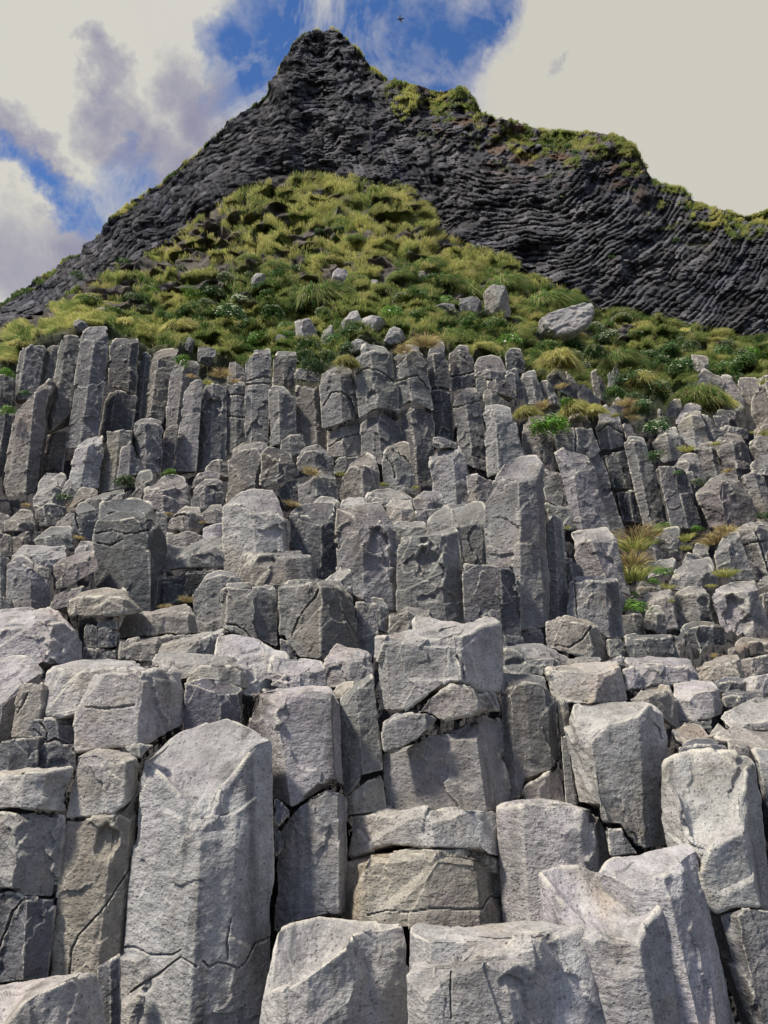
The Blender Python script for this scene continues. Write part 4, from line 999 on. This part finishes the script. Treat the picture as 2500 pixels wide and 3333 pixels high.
for a in [
    (1128, 1282, 655, 745, 'L', 'large pale sunlit boulder with flat facets under a grass tussock', 21, -.3, .45),
    (1040, 1108, 618, 700, 'G', 'tall grey boulder left of the large sunlit boulder', 2, .3, 0),
    (985, 1050, 640, 690, 'D', 'dark boulder in shadow beneath the drooping tussocks', 3, .5, 0),
    (925, 990, 652, 690, 'D', 'low dark slab half buried under drooping grass', 4, .3, 0),
    (631, 690, 680, 752, 'G', 'pointed grey boulder among leafy plants, leftmost of the cluster', 5, 0, -.15),
    (692, 728, 700, 755, 'G', 'narrow grey boulder between pointed and egg-shaped boulders', 6, .3, 0),
    (736, 788, 672, 718, 'L', 'egg-shaped grey boulder at the top of the central cluster', 7, .4, .1),
    (768, 834, 682, 730, 'L', 'rounded pale boulder right of the egg-shaped one', 8, .3, .3),
    (714, 757, 578, 612, 'L', 'small pale pyramid boulder high on the grass slope', 9, 0, 0),
    (540, 578, 593, 622, 'L', 'small grey boulder in the grass left of the pyramid one', 10, 0, .2),
    (792, 822, 605, 622, 'L', 'little pale stone right of the pyramid boulder', 11, 0, 0),
    (890, 922, 586, 612, 'W', 'slanted striped boulder high in the grass at centre', 12, 0, .5),
    (826, 880, 708, 748, 'G', 'dome-shaped grey boulder just above the upper cliff', 13, 0, 0),
    (748, 805, 735, 765, 'G', 'grey boulder behind the round-topped column', 14, 0, .2),
    (157, 195, 692, 716, 'G', 'dark round stone beside the tallest left columns', 15, 0, 0),
    (590, 622, 724, 742, 'G', 'flat grey stone left of the pointed boulder', 16, 0, 0),
    (200, 240, 668, 682, 'L', 'pale flat stone lying in the grass at left', 17, 0, 0),
    (420, 470, 750, 790, 'G', 'grey rock in front of the left grass overhang', 18, -.2, 0),
    (398, 422, 726, 760, 'D', 'small upright dark rock under the left grass fringe', 19, -.2, 0),
    (1150, 1200, 705, 745, 'G', 'grey rock at the foot of the large sunlit boulder', 20, .2, .3)]:
    boulder(*a)

# ------------------------------------------------------------------ plants
def dome_points(n, r):
    th = rng.random(n) * 2 * math.pi; z = rng.random(n) ** .7; rad = np.sqrt(1 - z * z * .9)
    lump = 1 + .25 * np.sin(3 * th + r.uniform(0, 6)) + .15 * np.sin(5 * th + r.uniform(0, 6))
    k = (.6 + .45 * rng.random(n))
    return np.stack([np.cos(th) * rad * lump * k, np.sin(th) * rad * lump * k, z * .8 * k], -1)
PLANTS = []
def leafy_proto(name, nleaf, nfl, base, size, fsize):
    r = random.Random(nleaf)
    P = dome_points(nleaf, r)
    col = np.array(base) * (.55 + .9 * rng.random((nleaf, 1))) * (.85 + .3 * rng.random((nleaf, 3)))
    n = nleaf
    nrm = P / (np.linalg.norm(P, axis=1)[:, None] + 1e-6) + np.array([0, 0, .6]) + rng.normal(size=(n, 3)) * .45
    nrm /= np.linalg.norm(nrm, axis=1)[:, None]
    a = np.cross(nrm, rng.normal(size=(n, 3))); a /= np.linalg.norm(a, axis=1)[:, None]; b = np.cross(nrm, a)
    s = (size * (.6 + .8 * rng.random(n)))[:, None]
    V = np.stack([P - a * s, P - b * s * .5 + nrm * s * .15, P + a * s * .9, P + b * s * .5 + nrm * s * .15], 1).reshape(-1, 3)
    C4 = np.repeat(col, 4, 0); ng = []
    if nfl:
        F = dome_points(nfl, r); F = F / np.linalg.norm(F, axis=1)[:, None]; F = F * np.array([.90, .90, .80]); F[:, 2] = np.abs(F[:, 2]) + .03
        nf = F * .5 + np.array([0, -.4, .9]); nf /= np.linalg.norm(nf, axis=1)[:, None]
        a = np.cross(nf, np.array([1, .2, 0])); a /= np.linalg.norm(a, axis=1)[:, None]; b = np.cross(nf, a)
        ang = np.arange(6) / 6 * 2 * math.pi
        rs = (fsize * 1.25 * (.5 + .9 * rng.random(nfl)))[:, None, None]
        FV = F[:, None] + (a[:, None] * np.cos(ang)[None, :, None] + b[:, None] * np.sin(ang)[None, :, None]) * rs
        b0 = len(V); V = np.vstack([V, FV.reshape(-1, 3)])
        ng = [b0 + 6 * i + np.arange(6) for i in range(nfl)]
        C4 = np.vstack([C4, np.repeat(np.array((.60, .62, .46)) * (.7 + .4 * rng.random((nfl, 1))), 6, 0)])
    me = make_mesh(name, V, np.arange(4 * n).reshape(n, 4), ngons=ng, smooth=False); set_color(me, C4)
    return link(name, me, LFM)
def tuft_proto(name, n, cols, spread, droop, L):
    th = rng.random(n) * 2 * math.pi; k = np.sqrt(rng.random(n))
    dome = name == 'grass_tussock'
    ct, st = np.cos(th), np.sin(th)
    if dome:
        z = rng.random(n); rad = np.sqrt(1 - z * z)
        lm = 1 + .22 * np.sin(3 * th + 1) + .15 * np.sin(7 * th); z = z ** 1.3
        base = np.stack([ct * rad * .72 * lm, st * rad * .6 * lm, z * .5 * lm - .10], -1)
        d = np.stack([ct * rad * .9 + .25, st * rad * .9 - .15, .35 + z * .7], -1) + rng.normal(size=(n, 3)) * .30
        dr = np.stack([ct * .35 + .1, st * .35, -droop + 0 * th], -1); L0 = .70; W = .030
    else:
        base = np.stack([ct * k * .45, st * k * .45, .12 * (1 - k * k)], -1)
        d = np.stack([ct * k * spread, st * k * spread, 1.0 + 0 * th], -1) + rng.normal(size=(n, 3)) * .18
        dr = np.stack([ct * .5, st * .5, -droop + 0 * th], -1); L0 = L; W = .035
    d /= np.linalg.norm(d, axis=1)[:, None]
    c = np.array(cols)[rng.integers(0, len(cols), n)] * (.7 + .6 * rng.random((n, 1)))
    me = blade_mesh(name, base, d, dr, L0 * (.6 + .7 * rng.random(n)), np.full(n, W), c)
    return link(name, me, GRM)
def copy_tree(o, parent=None):
    c = o.copy(); C.objects.link(c)
    if parent is not None: c.parent = parent
    for ch in o.children: copy_tree(ch, c)
    return c
pr = {
 'leafyA': leafy_proto('leafy_plant', 900, 60, (.060, .130, .040), .075, .055),
 'leafyB': leafy_proto('leafy_plant', 700, 26, (.085, .175, .045), .085, .050),
 'bright': leafy_proto('leafy_plant', 600, 20, (.15, .30, .045), .09, .07),
 'umbel': leafy_proto('flowering_plant', 500, 130, (.075, .14, .050), .08, .065),
 'tussock': tuft_proto('grass_tussock', 2400, [PAL[1], PAL[2], PAL[4] * .7, PAL[2]], 1.5, 1.5, 1.0),
 'tussockY': tuft_proto('grass_tussock', 2200, [PAL[0], PAL[3], PAL[4], PAL[1]], 1.4, 1.4, 1.0),
 'tuft': tuft_proto('grass_tuft', 220, [PAL[0], PAL[3], PAL[1]], .9, .5, 1.1),
 'straw': tuft_proto('grass_tuft', 260, [PAL[4], PAL[3], (.40, .24, .14), PAL[4]], 1.0, .6, 1.1),
}
used = set()
WORDS = {'leafyA': ('dark leafy plant with cream flower heads', 'plant'), 'leafyB': ('green leafy plant with few flowers', 'plant'),
 'bright': ('bright green cushion plant with white flowers', 'plant'), 'umbel': ('plant crowded with white flower heads', 'plant'),
 'tussock': ('dark green drooping grass tussock', 'grass tussock'), 'tussockY': ('yellow green drooping grass tussock', 'grass tussock'),
 'tuft': ('small upright green grass tuft', 'grass tuft'), 'straw': ('dry straw coloured grass tuft', 'grass tuft')}
def put(kind, x, y, rpx, D=None, sz=1.0, slope=True):
    """rpx: half width in frame px"""
    if D is None:
        p, n = tpt(x, y + rpx * .25); D = p[1]; loc = p.copy()
    else:
        loc = at(x, y + rpx * .5, D); n = None
    s = rpx / FPX * D
    s *= 1.15 if kind[:5] == 'tusso' else (1.2 if n is not None else 1.0)
    if kind in used: o = copy_tree(pr[kind])
    else: o = pr[kind]; used.add(kind)
    if n is not None: loc = loc + (np.array([0, -.45, .0]) if kind[:5] != 'tusso' else np.array([0, -.2, -.25])) * s
    o.location = loc; o.scale = (s, s, s * sz); o.rotation_euler = (.35 if n is not None else .15, random.uniform(-.15, .15), random.uniform(0, 6.28) if kind[:5] != 'tusso' else random.uniform(-.6, .6))
    PLANTS.append([o, kind, x, y, 'slope' if n is not None else 'rocks'])
T2 = lambda t, x, y: (X0[t[1]] + TS * x, Y0[t[0]] + TS * y)
# on the grassy slope
for k, x, y, r in [('leafyA', 465, 640, 26), ('leafyA', 500, 700, 34), ('leafyA', 540, 715, 30), ('leafyA', 590, 690, 28), ('umbel', 492, 612, 24), ('umbel', 520, 660, 20),
    ('leafyB', 415, 680, 26), ('leafyB', 360, 700, 24), ('leafyA', 640, 735, 26), ('leafyA', 670, 770, 30), ('leafyB', 620, 715, 22), ('umbel', 700, 690, 18), ('leafyB', 720, 745, 24),
    ('leafyA', 760, 730, 22), ('umbel', 840, 640, 26), ('umbel', 870, 655, 24), ('bright', 850, 690, 24), ('leafyB', 900, 650, 26), ('leafyB', 905, 700, 30), ('umbel', 970, 690, 26),
    ('leafyB', 1020, 720, 34), ('umbel', 1040, 690, 22), ('leafyA', 1150, 735, 28), ('umbel', 1130, 640, 14), ('umbel', 1180, 640, 12), ('leafyA', 1230, 760, 30), ('leafyB', 1290, 790, 28),
    ('umbel', 1340, 700, 24), ('leafyB', 1310, 715, 24), ('leafyA', 1370, 740, 28), ('umbel', 1400, 780, 24), ('leafyA', 1420, 800, 30), ('umbel', 1470, 745, 14), ('leafyA', 1380, 830, 26),
    ('umbel', 1560, 760, 26), ('umbel', 1590, 775, 24), ('leafyB', 1600, 790, 28), ('leafyB', 1530, 800, 24), ('leafyB', 250, 690, 24), ('leafyB', 170, 600, 14), ('leafyB', 270, 570, 14),
    ('leafyA', 400, 590, 12), ('umbel', 540, 600, 14), ('leafyB', 560, 630, 18), ('bright', 330, 640, 20), ('umbel', 855, 398, 10), ('umbel', 1030, 540, 12), ('leafyB', 580, 660, 24),
    ('umbel', 285, 655, 14), ('leafyB', 1330, 860, 22), ('leafyA', 1290, 750, 26), ('leafyB', 1240, 710, 16), ('umbel', 800, 655, 18), ('bright', 620, 735, 18), ('bright', 880, 720, 20),
    ('leafyB', 690, 510, 14), ('leafyB', 740, 505, 14), ('leafyB', 1225, 320, 10), ('leafyB', 1240, 335, 9), ('umbel', 1580, 488, 8), ('leafyB', 1480, 455, 8), ('leafyB', 1460, 520, 8), ('umbel', 1210, 430, 7), ('leafyB', 1320, 560, 8)]:
    put(k, x, y, r)
for k, x, y, r, s in [('tussock', 690, 635, 60, .9), ('tussock', 755, 628, 40, .9), ('tussock', 640, 632, 40, .8), ('tussock', 990, 618, 60, .8), ('tussock', 950, 610, 34, .8),
    ('tussock', 1085, 612, 42, .9), ('tussock', 1170, 650, 52, .8), ('tussock', 1215, 640, 34, .7), ('tussock', 1290, 680, 24, .9), ('tussock', 915, 570, 34, .9), ('tussockY', 1000, 575, 26, .7),
    ('tussockY', 330, 700, 46, .7), ('tussockY', 280, 695, 34, .6), ('tussockY', 390, 705, 34, .8), ('tussockY', 440, 700, 28, .9), ('tussock', 780, 605, 26, .8), ('tussock', 600, 575, 30, .7),
    ('tussockY', 1200, 765, 46, .7), ('tussockY', 1330, 700, 40, .7), ('tussockY', 1470, 715, 42, .7), ('tussockY', 1500, 850, 40, .45), ('tussockY', 1540, 735, 34, .5), ('tussockY', 1330, 770, 34, .8),
    ('tussockY', 1050, 750, 34, .7), ('tussock', 960, 715, 40, .8), ('tussockY', 900, 735, 30, .5), ('tussockY', 560, 770, 26, .9), ('tussock', 540, 560, 22, .7), ('tussock', 770, 520, 22, .7),
    ('tussock', 830, 535, 24, .7), ('tussockY', 240, 655, 24, .5), ('tussockY', 190, 640, 22, .5), ('tussock', 860, 600, 24, .8), ('tussock', 1110, 690, 30, .8), ('tussockY', 720, 560, 26, .6),
    ('tussockY', 1420, 850, 26, .7), ('tussockY', 1250, 860, 30, .6), ('tussockY', 1160, 860, 26, .6), ('tussockY', 60, 745, 26, .6), ('tussockY', 110, 715, 24, .6), ('tussockY', 30, 780, 22, .5)]:
    put(k, x, y, r, sz=s)
for k, x, y, r in [('leafyA', 1205, 800, 26), ('umbel', 1250, 800, 22), ('leafyB', 1300, 830, 30), ('tussockY', 1215, 735, 30), ('leafyA', 1350, 800, 30), ('umbel', 1310, 745, 24), ('leafyA', 1440, 770, 26), ('leafyB', 1180, 765, 24),
    ('bright', 1100, 745, 26), ('leafyB', 1070, 720, 26), ('bright', 960, 660, 22), ('leafyB', 820, 705, 22), ('bright', 420, 650, 26), ('leafyA', 310, 660, 24), ('leafyB', 200, 665, 22), ('umbel', 450, 670, 22), ('bright', 560, 740, 24),
    ('leafyB', 930, 615, 22), ('leafyA', 640, 590, 18), ('leafyB', 600, 610, 20), ('umbel', 1280, 720, 20), ('leafyB', 1550, 770, 26), ('bright', 1620, 770, 24), ('tussockY', 1385, 705, 30), ('leafyA', 1345, 870, 24), ('tussock', 1260, 845, 26)]:
    put(k, x, y, r)
# among the rocks
for k, t, x, y, r, D in [('leafyA', 'C2', 420, 300, 30, 14.6), ('tussockY', 'C2', 330, 290, 40, 14.5), ('leafyA', 'C2', 560, 260, 30, 15.0), ('tussock', 'C2', 720, 290, 40, 15.2), ('leafyB', 'C2', 880, 300, 34, 15.4),
    ('leafyA', 'C2', 760, 440, 34, 14.8), ('tussockY', 'C2', 860, 430, 36, 15.0), ('leafyA', 'C2', 960, 500, 38, 14.8), ('leafyB', 'C2', 680, 520, 26, 14.3), ('leafyA', 'C2', 860, 620, 28, 13.9), ('straw', 'C2', 760, 590, 24, 14.0),
    ('tussock', 'C2', 1220, 520, 50, 15.4), ('tussockY', 'C2', 1320, 560, 34, 15.3), ('leafyA', 'C2', 1120, 350, 36, 15.8), ('umbel', 'C2', 1170, 230, 24, 16.5), ('leafyB', 'C2', 1400, 370, 40, 17.0), ('straw', 'C2', 800, 690, 18, 13.6),('leafyA', 'C0', 800, 1085, 24, 10.6), ('leafyA', 'C0', 410, 1195, 19, 10.5), ('bright', 'C0', 1080, 1040, 16, 10.6), ('straw', 'B0', 500, 480, 12, 8.3), ('straw', 'B0', 1068, 330, 10, 8.7),
    ('straw', 'B0', 1290, 385, 9, 8.4), ('straw', 'B0', 1180, 870, 17, 6.5), ('straw', 'B0', 1050, 915, 14, 6.3), ('straw', 'C1', 365, 1030, 22, 10.5), ('tuft', 'C1', 555, 1050, 14, 10.4),
    ('straw', 'C1', 245, 1235, 20, 8.1), ('tuft', 'C1', 825, 1120, 10, 10.2), ('tuft', 'C1', 1030, 1140, 8, 10), ('bright', 'C2', 290, 720, 46, 12.3), ('bright', 'C2', 210, 745, 26, 12.3),
    ('tuft', 'C2', 690, 680, 12, 12.9), ('leafyA', 'C2', 950, 745, 34, 13.2), ('umbel', 'C2', 985, 715, 24, 13.3), ('leafyA', 'C2', 950, 925, 22, 12.6), ('tuft', 'C2', 1135, 890, 20, 12.4),
    ('leafyB', 'C2', 1085, 1045, 12, 12.2), ('umbel', 'C2', 1215, 1100, 15, 11.6), ('straw', 'C2', 1405, 1030, 13, 12.2), ('straw', 'B2', 830, 440, 62, 10.2), ('tuft', 'B2', 815, 510, 46, 9.9),
    ('straw', 'B2', 790, 610, 44, 9.4), ('tuft', 'B2', 795, 700, 50, 9.0), ('bright', 'B2', 1000, 410, 24, 10.9), ('tuft', 'B2', 1130, 480, 24, 10.4), ('straw', 'B2', 1330, 470, 40, 10.3),
    ('straw', 'B2', 1390, 420, 26, 10.3), ('tuft', 'B2', 1390, 700, 28, 9.1), ('bright', 'B2', 980, 690, 22, 9.4), ('bright', 'B2', 930, 755, 14, 9.0), ('tuft', 'B2', 1020, 790, 18, 9.0),
    ('bright', 'B2', 810, 910, 32, 8.2), ('bright', 'B2', 800, 840, 14, 8.9), ('tuft', 'B2', 1140, 545, 14, 9.9), ('bright', 'B2', 1205, 420, 14, 10.7), ('tuft', 'B2', 1300, 790, 12, 8.7),
    ('straw', 'B2', 1320, 1230, 14, 7.4), ('tuft', 'B2', 385, 420, 8, 10.4), ('tuft', 'B2', 1045, 885, 7, 8.6), ('leafyA', 'B2', 1640, 340, 20, 10.6), ('bright', 'C0', 1160, 320, 20, 13.3),
    ('straw', 'C0', 1410, 400, 26, 13.4), ('tuft', 'C0', 1320, 470, 12, 12.8), ('straw', 'C0', 1215, 430, 12, 13.1), ('straw', 'C0', 1490, 460, 12, 13.0), ('bright', 'C0', 50, 640, 18, 12.5),
    ('bright', 'C0', 40, 400, 18, 13.3), ('leafyB', 'C0', 155, 535, 14, 13.2), ('straw', 'C0', 160, 1250, 10, 10.8), ('straw', 'C1', 1090, 190, 40, 12.6), ('straw', 'C1', 960, 250, 24, 12.5),
    ('tussockY', 'C1', 590, 320, 24, 12.7), ('leafyA', 'C1', 370, 350, 34, 13.2), ('leafyA', 'C1', 330, 290, 26, 13.5), ('leafyA', 'C1', 470, 290, 24, 13.6), ('leafyA', 'C1', 600, 240, 24, 13.9),
    ('straw', 'C2', 220, 610, 22, 13.0), ('straw', 'C2', 350, 490, 16, 13.6), ('tussockY', 'C2', 120, 640, 24, 12.8), ('tussockY', 'C2', 430, 610, 30, 13.1), ('bright', 'C2', 380, 590, 18, 12.9),
    ('tussockY', 'C2', 550, 630, 22, 13.0), ('umbel', 'C2', 225, 400, 10, 13.5), ('tuft', 'C2', 1640, 470, 16, 14.5), ('tuft', 'C2', 1330, 860, 12, 12.9), ('tuft', 'C2', 1560, 790, 8, 13.0),
    ('leafyA', 'C2', 800, 560, 22, 14.2), ('straw', 'C2', 790, 640, 22, 13.9), ('leafyA', 'C2', 870, 600, 22, 14.0), ('tuft', 'C2', 1650, 790, 16, 13.0)]:
    x_, y_ = T2(t, x, y); put(k, x_, y_, r, D)
for kk in pr: assert kk in used
cnt = {}
for rec in sorted(PLANTS, key=lambda r: r[2]):
    o, kind, x, y, where = rec
    key = (kind, where); cnt[key] = cnt.get(key, 0) + 1
    w_, cat = WORDS[kind]
    lab = f"{w_}, {ordinal(cnt[key])} such from the left " + ('on the grassy slope' if where == 'slope' else 'among the rocks')
    
    tag(o, lab, cat, 'plants growing ' + ('on the grassy slope' if where == 'slope' else 'in cracks among the rocks'))

# ------------------------------------------------------------------ bird
bm_, nt, b = new_mat('dark_feathers'); b.inputs['Base Color'].default_value = (.05, .055, .07, 1); b.inputs['Roughness'].default_value = .8
Yb = 60.0; bp_ = at(865, 41, Yb); u = Yb / math.cos(math.radians(48)) / FPX
V = []; Q = []
def ell(cx, cy, cz, rx, ry, rz_, n=10, m_=8):
    b0 = len(V)
    for i in range(m_):
        ph = math.pi * (i + .02) / (m_ - 1 + .04)
        for j in range(n):
            t = 2 * math.pi * j / n
            V.append((cx + rx * math.sin(ph) * math.cos(t), cy + ry * math.sin(ph) * math.sin(t), cz + rz_ * math.cos(ph)))
    for i in range(m_ - 1):
        for j in range(n): Q.append((b0 + i * n + j, b0 + i * n + (j + 1) % n, b0 + (i + 1) * n + (j + 1) % n, b0 + (i + 1) * n + j))
ell(0, 0, 0, 5.0 * u, 1.6 * u, 1.5 * u); ell(-5.2 * u, 0, .3 * u, 1.3 * u, 1.0 * u, 1.0 * u)
body = make_mesh('bird', V, Q); bird = link('bird', body, bm_, loc=bp_)
bird.rotation_euler = (0, math.radians(-10), 0)
tag(bird, 'small dark seabird gliding with wings spread above the peak', 'bird')
def wing(s):
    prof = [(0, 1.9, -1.9), (3, 2.2, -1.2), (6, 1.2, -1.3), (9.5, -1.0, -2.6)]
    V = []
    for k, (z, a, b_) in enumerate(prof):
        lift = (.18 * z if k < 2 else .3)
        for yy in (.14, -.14):
            V += [(-a * u, (yy * (1 - k * .28) - lift * .6) * u, s * z * u), (-b_ * u, (yy * (1 - k * .28) - lift * .6) * u, s * z * u)]
    Q = []
    for k in range(3):
        a = 4 * k
        Q += [(a, a + 1, a + 5, a + 4), (a + 2, a + 6, a + 7, a + 3), (a, a + 4, a + 6, a + 2), (a + 1, a + 3, a + 7, a + 5)]
    Q += [(0, 2, 3, 1), (12, 13, 15, 14)]
    link('wing', make_mesh('wing', V, Q, smooth=False), bm_, bird)
wing(1); wing(-1)
tl = [(3.5 * u, -.2 * u, .9 * u), (7 * u, -.2 * u, 1.8 * u), (7 * u, -.2 * u, -1.8 * u), (3.5 * u, -.2 * u, -.9 * u)]
tl += [(x, y + .4 * u, z) for x, y, z in tl]
link('tail', make_mesh('tail', tl, [(0, 1, 2, 3), (7, 6, 5, 4), (0, 4, 5, 1), (1, 5, 6, 2), (2, 6, 7, 3), (3, 7, 4, 0)], smooth=False), bm_, bird)

# ------------------------------------------------------------------ light and sky
SUN_EL, SUN_AZ = math.radians(52), math.radians(-118)     # azimuth from +Y towards +X
sd = np.array([math.sin(SUN_AZ) * math.cos(SUN_EL), math.cos(SUN_AZ) * math.cos(SUN_EL), math.sin(SUN_EL)])
sl = bpy.data.lights.new('sun', 'SUN'); sl.energy = 5.0; sl.angle = math.radians(6); sl.color = (1.0, .925, .79)
so = bpy.data.objects.new('sun', sl); C.objects.link(so)
from mathutils import Vector
so.rotation_euler = Vector(-sd).to_track_quat('-Z', 'Y').to_euler()
wd = bpy.data.worlds.new('World'); SC.world = wd; wd.use_nodes = True
nt = wd.node_tree; nt.nodes.clear()
wo = nt.nodes.new('ShaderNodeOutputWorld'); bg = nt.nodes.new('ShaderNodeBackground'); nt.links.new(bg.outputs[0], wo.inputs[0])
skyt = nt.nodes.new('ShaderNodeTexSky'); skyt.sky_type = 'NISHITA'; skyt.sun_disc = False
skyt.sun_elevation = SUN_EL; skyt.sun_rotation = SUN_AZ
skyt.air_density = 1.0; skyt.dust_density = .3; skyt.ozone_density = 2.5
tcw = nt.nodes.new('ShaderNodeTexCoord'); gen = tcw.outputs['Generated']
def wnoise(scale, detail, rough, dist=0, off=0):
    mp = N(nt, 'ShaderNodeMapping'); mp.inputs['Location'].default_value = (off, off * .7, off * 1.3); nt.links.new(gen, mp.inputs[0])
    return noise(nt, mp.outputs[0], scale, detail, rough, dist)
# warped direction
nc_ = N(nt, 'ShaderNodeTexNoise'); nc_.inputs['Scale'].default_value = 5.5; nc_.inputs['Detail'].default_value = 6; nc_.inputs['Roughness'].default_value = .66; nt.links.new(gen, nc_.inputs[0])
vm = N(nt, 'ShaderNodeVectorMath', operation='MULTIPLY_ADD'); nt.links.new(nc_.outputs['Color'], vm.inputs[0]); vm.inputs[1].default_value = (.24,) * 3
sb = N(nt, 'ShaderNodeVectorMath', operation='SUBTRACT'); nt.links.new(gen, sb.inputs[0]); sb.inputs[1].default_value = (.12, .12, .12); nt.links.new(sb.outputs[0], vm.inputs[2])
nz = N(nt, 'ShaderNodeVectorMath', operation='NORMALIZE'); nt.links.new(vm.outputs[0], nz.inputs[0]); wdir = nz.outputs[0]
def blob(x, y, r, soft=.5, vec=None):
    d = at(x, y, 1.0) - np.array([0, 0, CAMZ]); d = d / np.linalg.norm(d)
    dp = N(nt, 'ShaderNodeVectorMath', operation='DOT_PRODUCT'); nt.links.new(vec or wdir, dp.inputs[0]); dp.inputs[1].default_value = tuple(d)
    a = r / FPX * .80
    return mrange(nt, dp.outputs['Value'], math.cos(a * (1 + soft)), math.cos(a * (1 - soft) if soft < 1 else 0), 0, 1)
def union(L):
    o = L[0]
    for q in L[1:]: o = mathn(nt, 'MAXIMUM', o, q)
    return o
blue = union([blob(630, 20, 130, .55), blob(560, 130, 90, .6), blob(520, 60, 60, .8), blob(760, 60, 120, .5), blob(870, 130, 120, .5), blob(960, 60, 100, .5), blob(1040, 20, 70, .6), blob(900, 200, 100, .5), blob(700, 150, 120, .5),
              blob(330, 420, 50, .9), blob(240, 440, 42, .8), blob(180, 400, 44, .8), blob(120, 370, 40, .8), blob(60, 330, 34, .9), blob(230, 350, 50, 1.0), blob(1255, -10, 34, .5), blob(1275, -40, 40, .5), blob(1150, -40, 60, .5)])
viol = union([blob(130, 70, 30, .9), blob(155, 130, 36, .9), blob(190, 200, 44, .9), blob(235, 240, 44, .9), blob(290, 280, 40, 1.0), blob(40, 280, 40, 1.0), blob(20, 560, 80, 1.0), blob(400, 200, 60, 1.0), blob(120, 500, 60, 1.0), blob(350, 330, 60, 1.0),
              blob(1212, 178, 12, .8), blob(1232, 165, 7, .8)])
bigc = union([blob(1500, 250, 470, .06), blob(1250, 420, 230, .10), blob(1150, 300, 90, .2)])
tex = wnoise(9, 10, .66, .5, 3.0)
tex2 = wnoise(3.0, 7, .6, .2, 11.0)
# cloud colours
grad = mixc(nt, mrange(nt, tex2, .35, .65, 0, 1), (.50, .49, .54), (.66, .645, .60))
cloud = mixc(nt, mathn(nt, 'MULTIPLY', viol, mrange(nt, tex, .3, .7, 1.1, .6), True), grad, (.20, .20, .345))
cream = mixc(nt, blob(-50, 120, 480, .5), cloud, (.655, .64, .58))
cream = mixc(nt, mathn(nt, 'MULTIPLY', viol, mrange(nt, tex, .3, .7, .9, .45), True), cream, (.20, .20, .345))
cream = mixc(nt, bigc, cream, mixc(nt, mathn(nt, 'MULTIPLY', union([blob(1212, 180, 14, .5), blob(1232, 165, 8, .5)]), .45), (.615, .595, .53), (.35, .35, .42)))
# blue sky from the sky texture
skyc = N(nt, 'ShaderNodeVectorMath', operation='MULTIPLY'); nt.links.new(skyt.outputs[0], skyc.inputs[0]); skyc.inputs[1].default_value = (.072, .105, .150)
bfac = mathn(nt, 'MULTIPLY', blue, mathn(nt, 'SUBTRACT', 1.0, bigc), True)
wisp = mathn(nt, 'MULTIPLY', mrange(nt, wnoise(6, 9, .66, .9, 21.0), .47, .68, 0, .85), 1.0)
bfac = mathn(nt, 'MULTIPLY', bfac, mathn(nt, 'SUBTRACT', 1.0, wisp), True)
sg = N(nt, 'ShaderNodeSeparateXYZ'); nt.links.new(gen, sg.inputs[0])
behind = mathn(nt, 'MULTIPLY', mrange(nt, sg.outputs[1], .25, -.05, 0, 1), mrange(nt, tex2, .38, .60, .10, .70))
bfac = mathn(nt, 'MAXIMUM', bfac, behind)
final = mixc(nt, bfac, cream, skyc.outputs[0])
nt.links.new(final, bg.inputs[0]); bg.inputs[1].default_value = 1.0
SC.view_settings.view_transform = 'Standard'; SC.view_settings.look = 'None'
SC.view_settings.exposure = 0.0; SC.view_settings.gamma = 1.0
SC.render.resolution_x = 768; SC.render.resolution_y = 1024
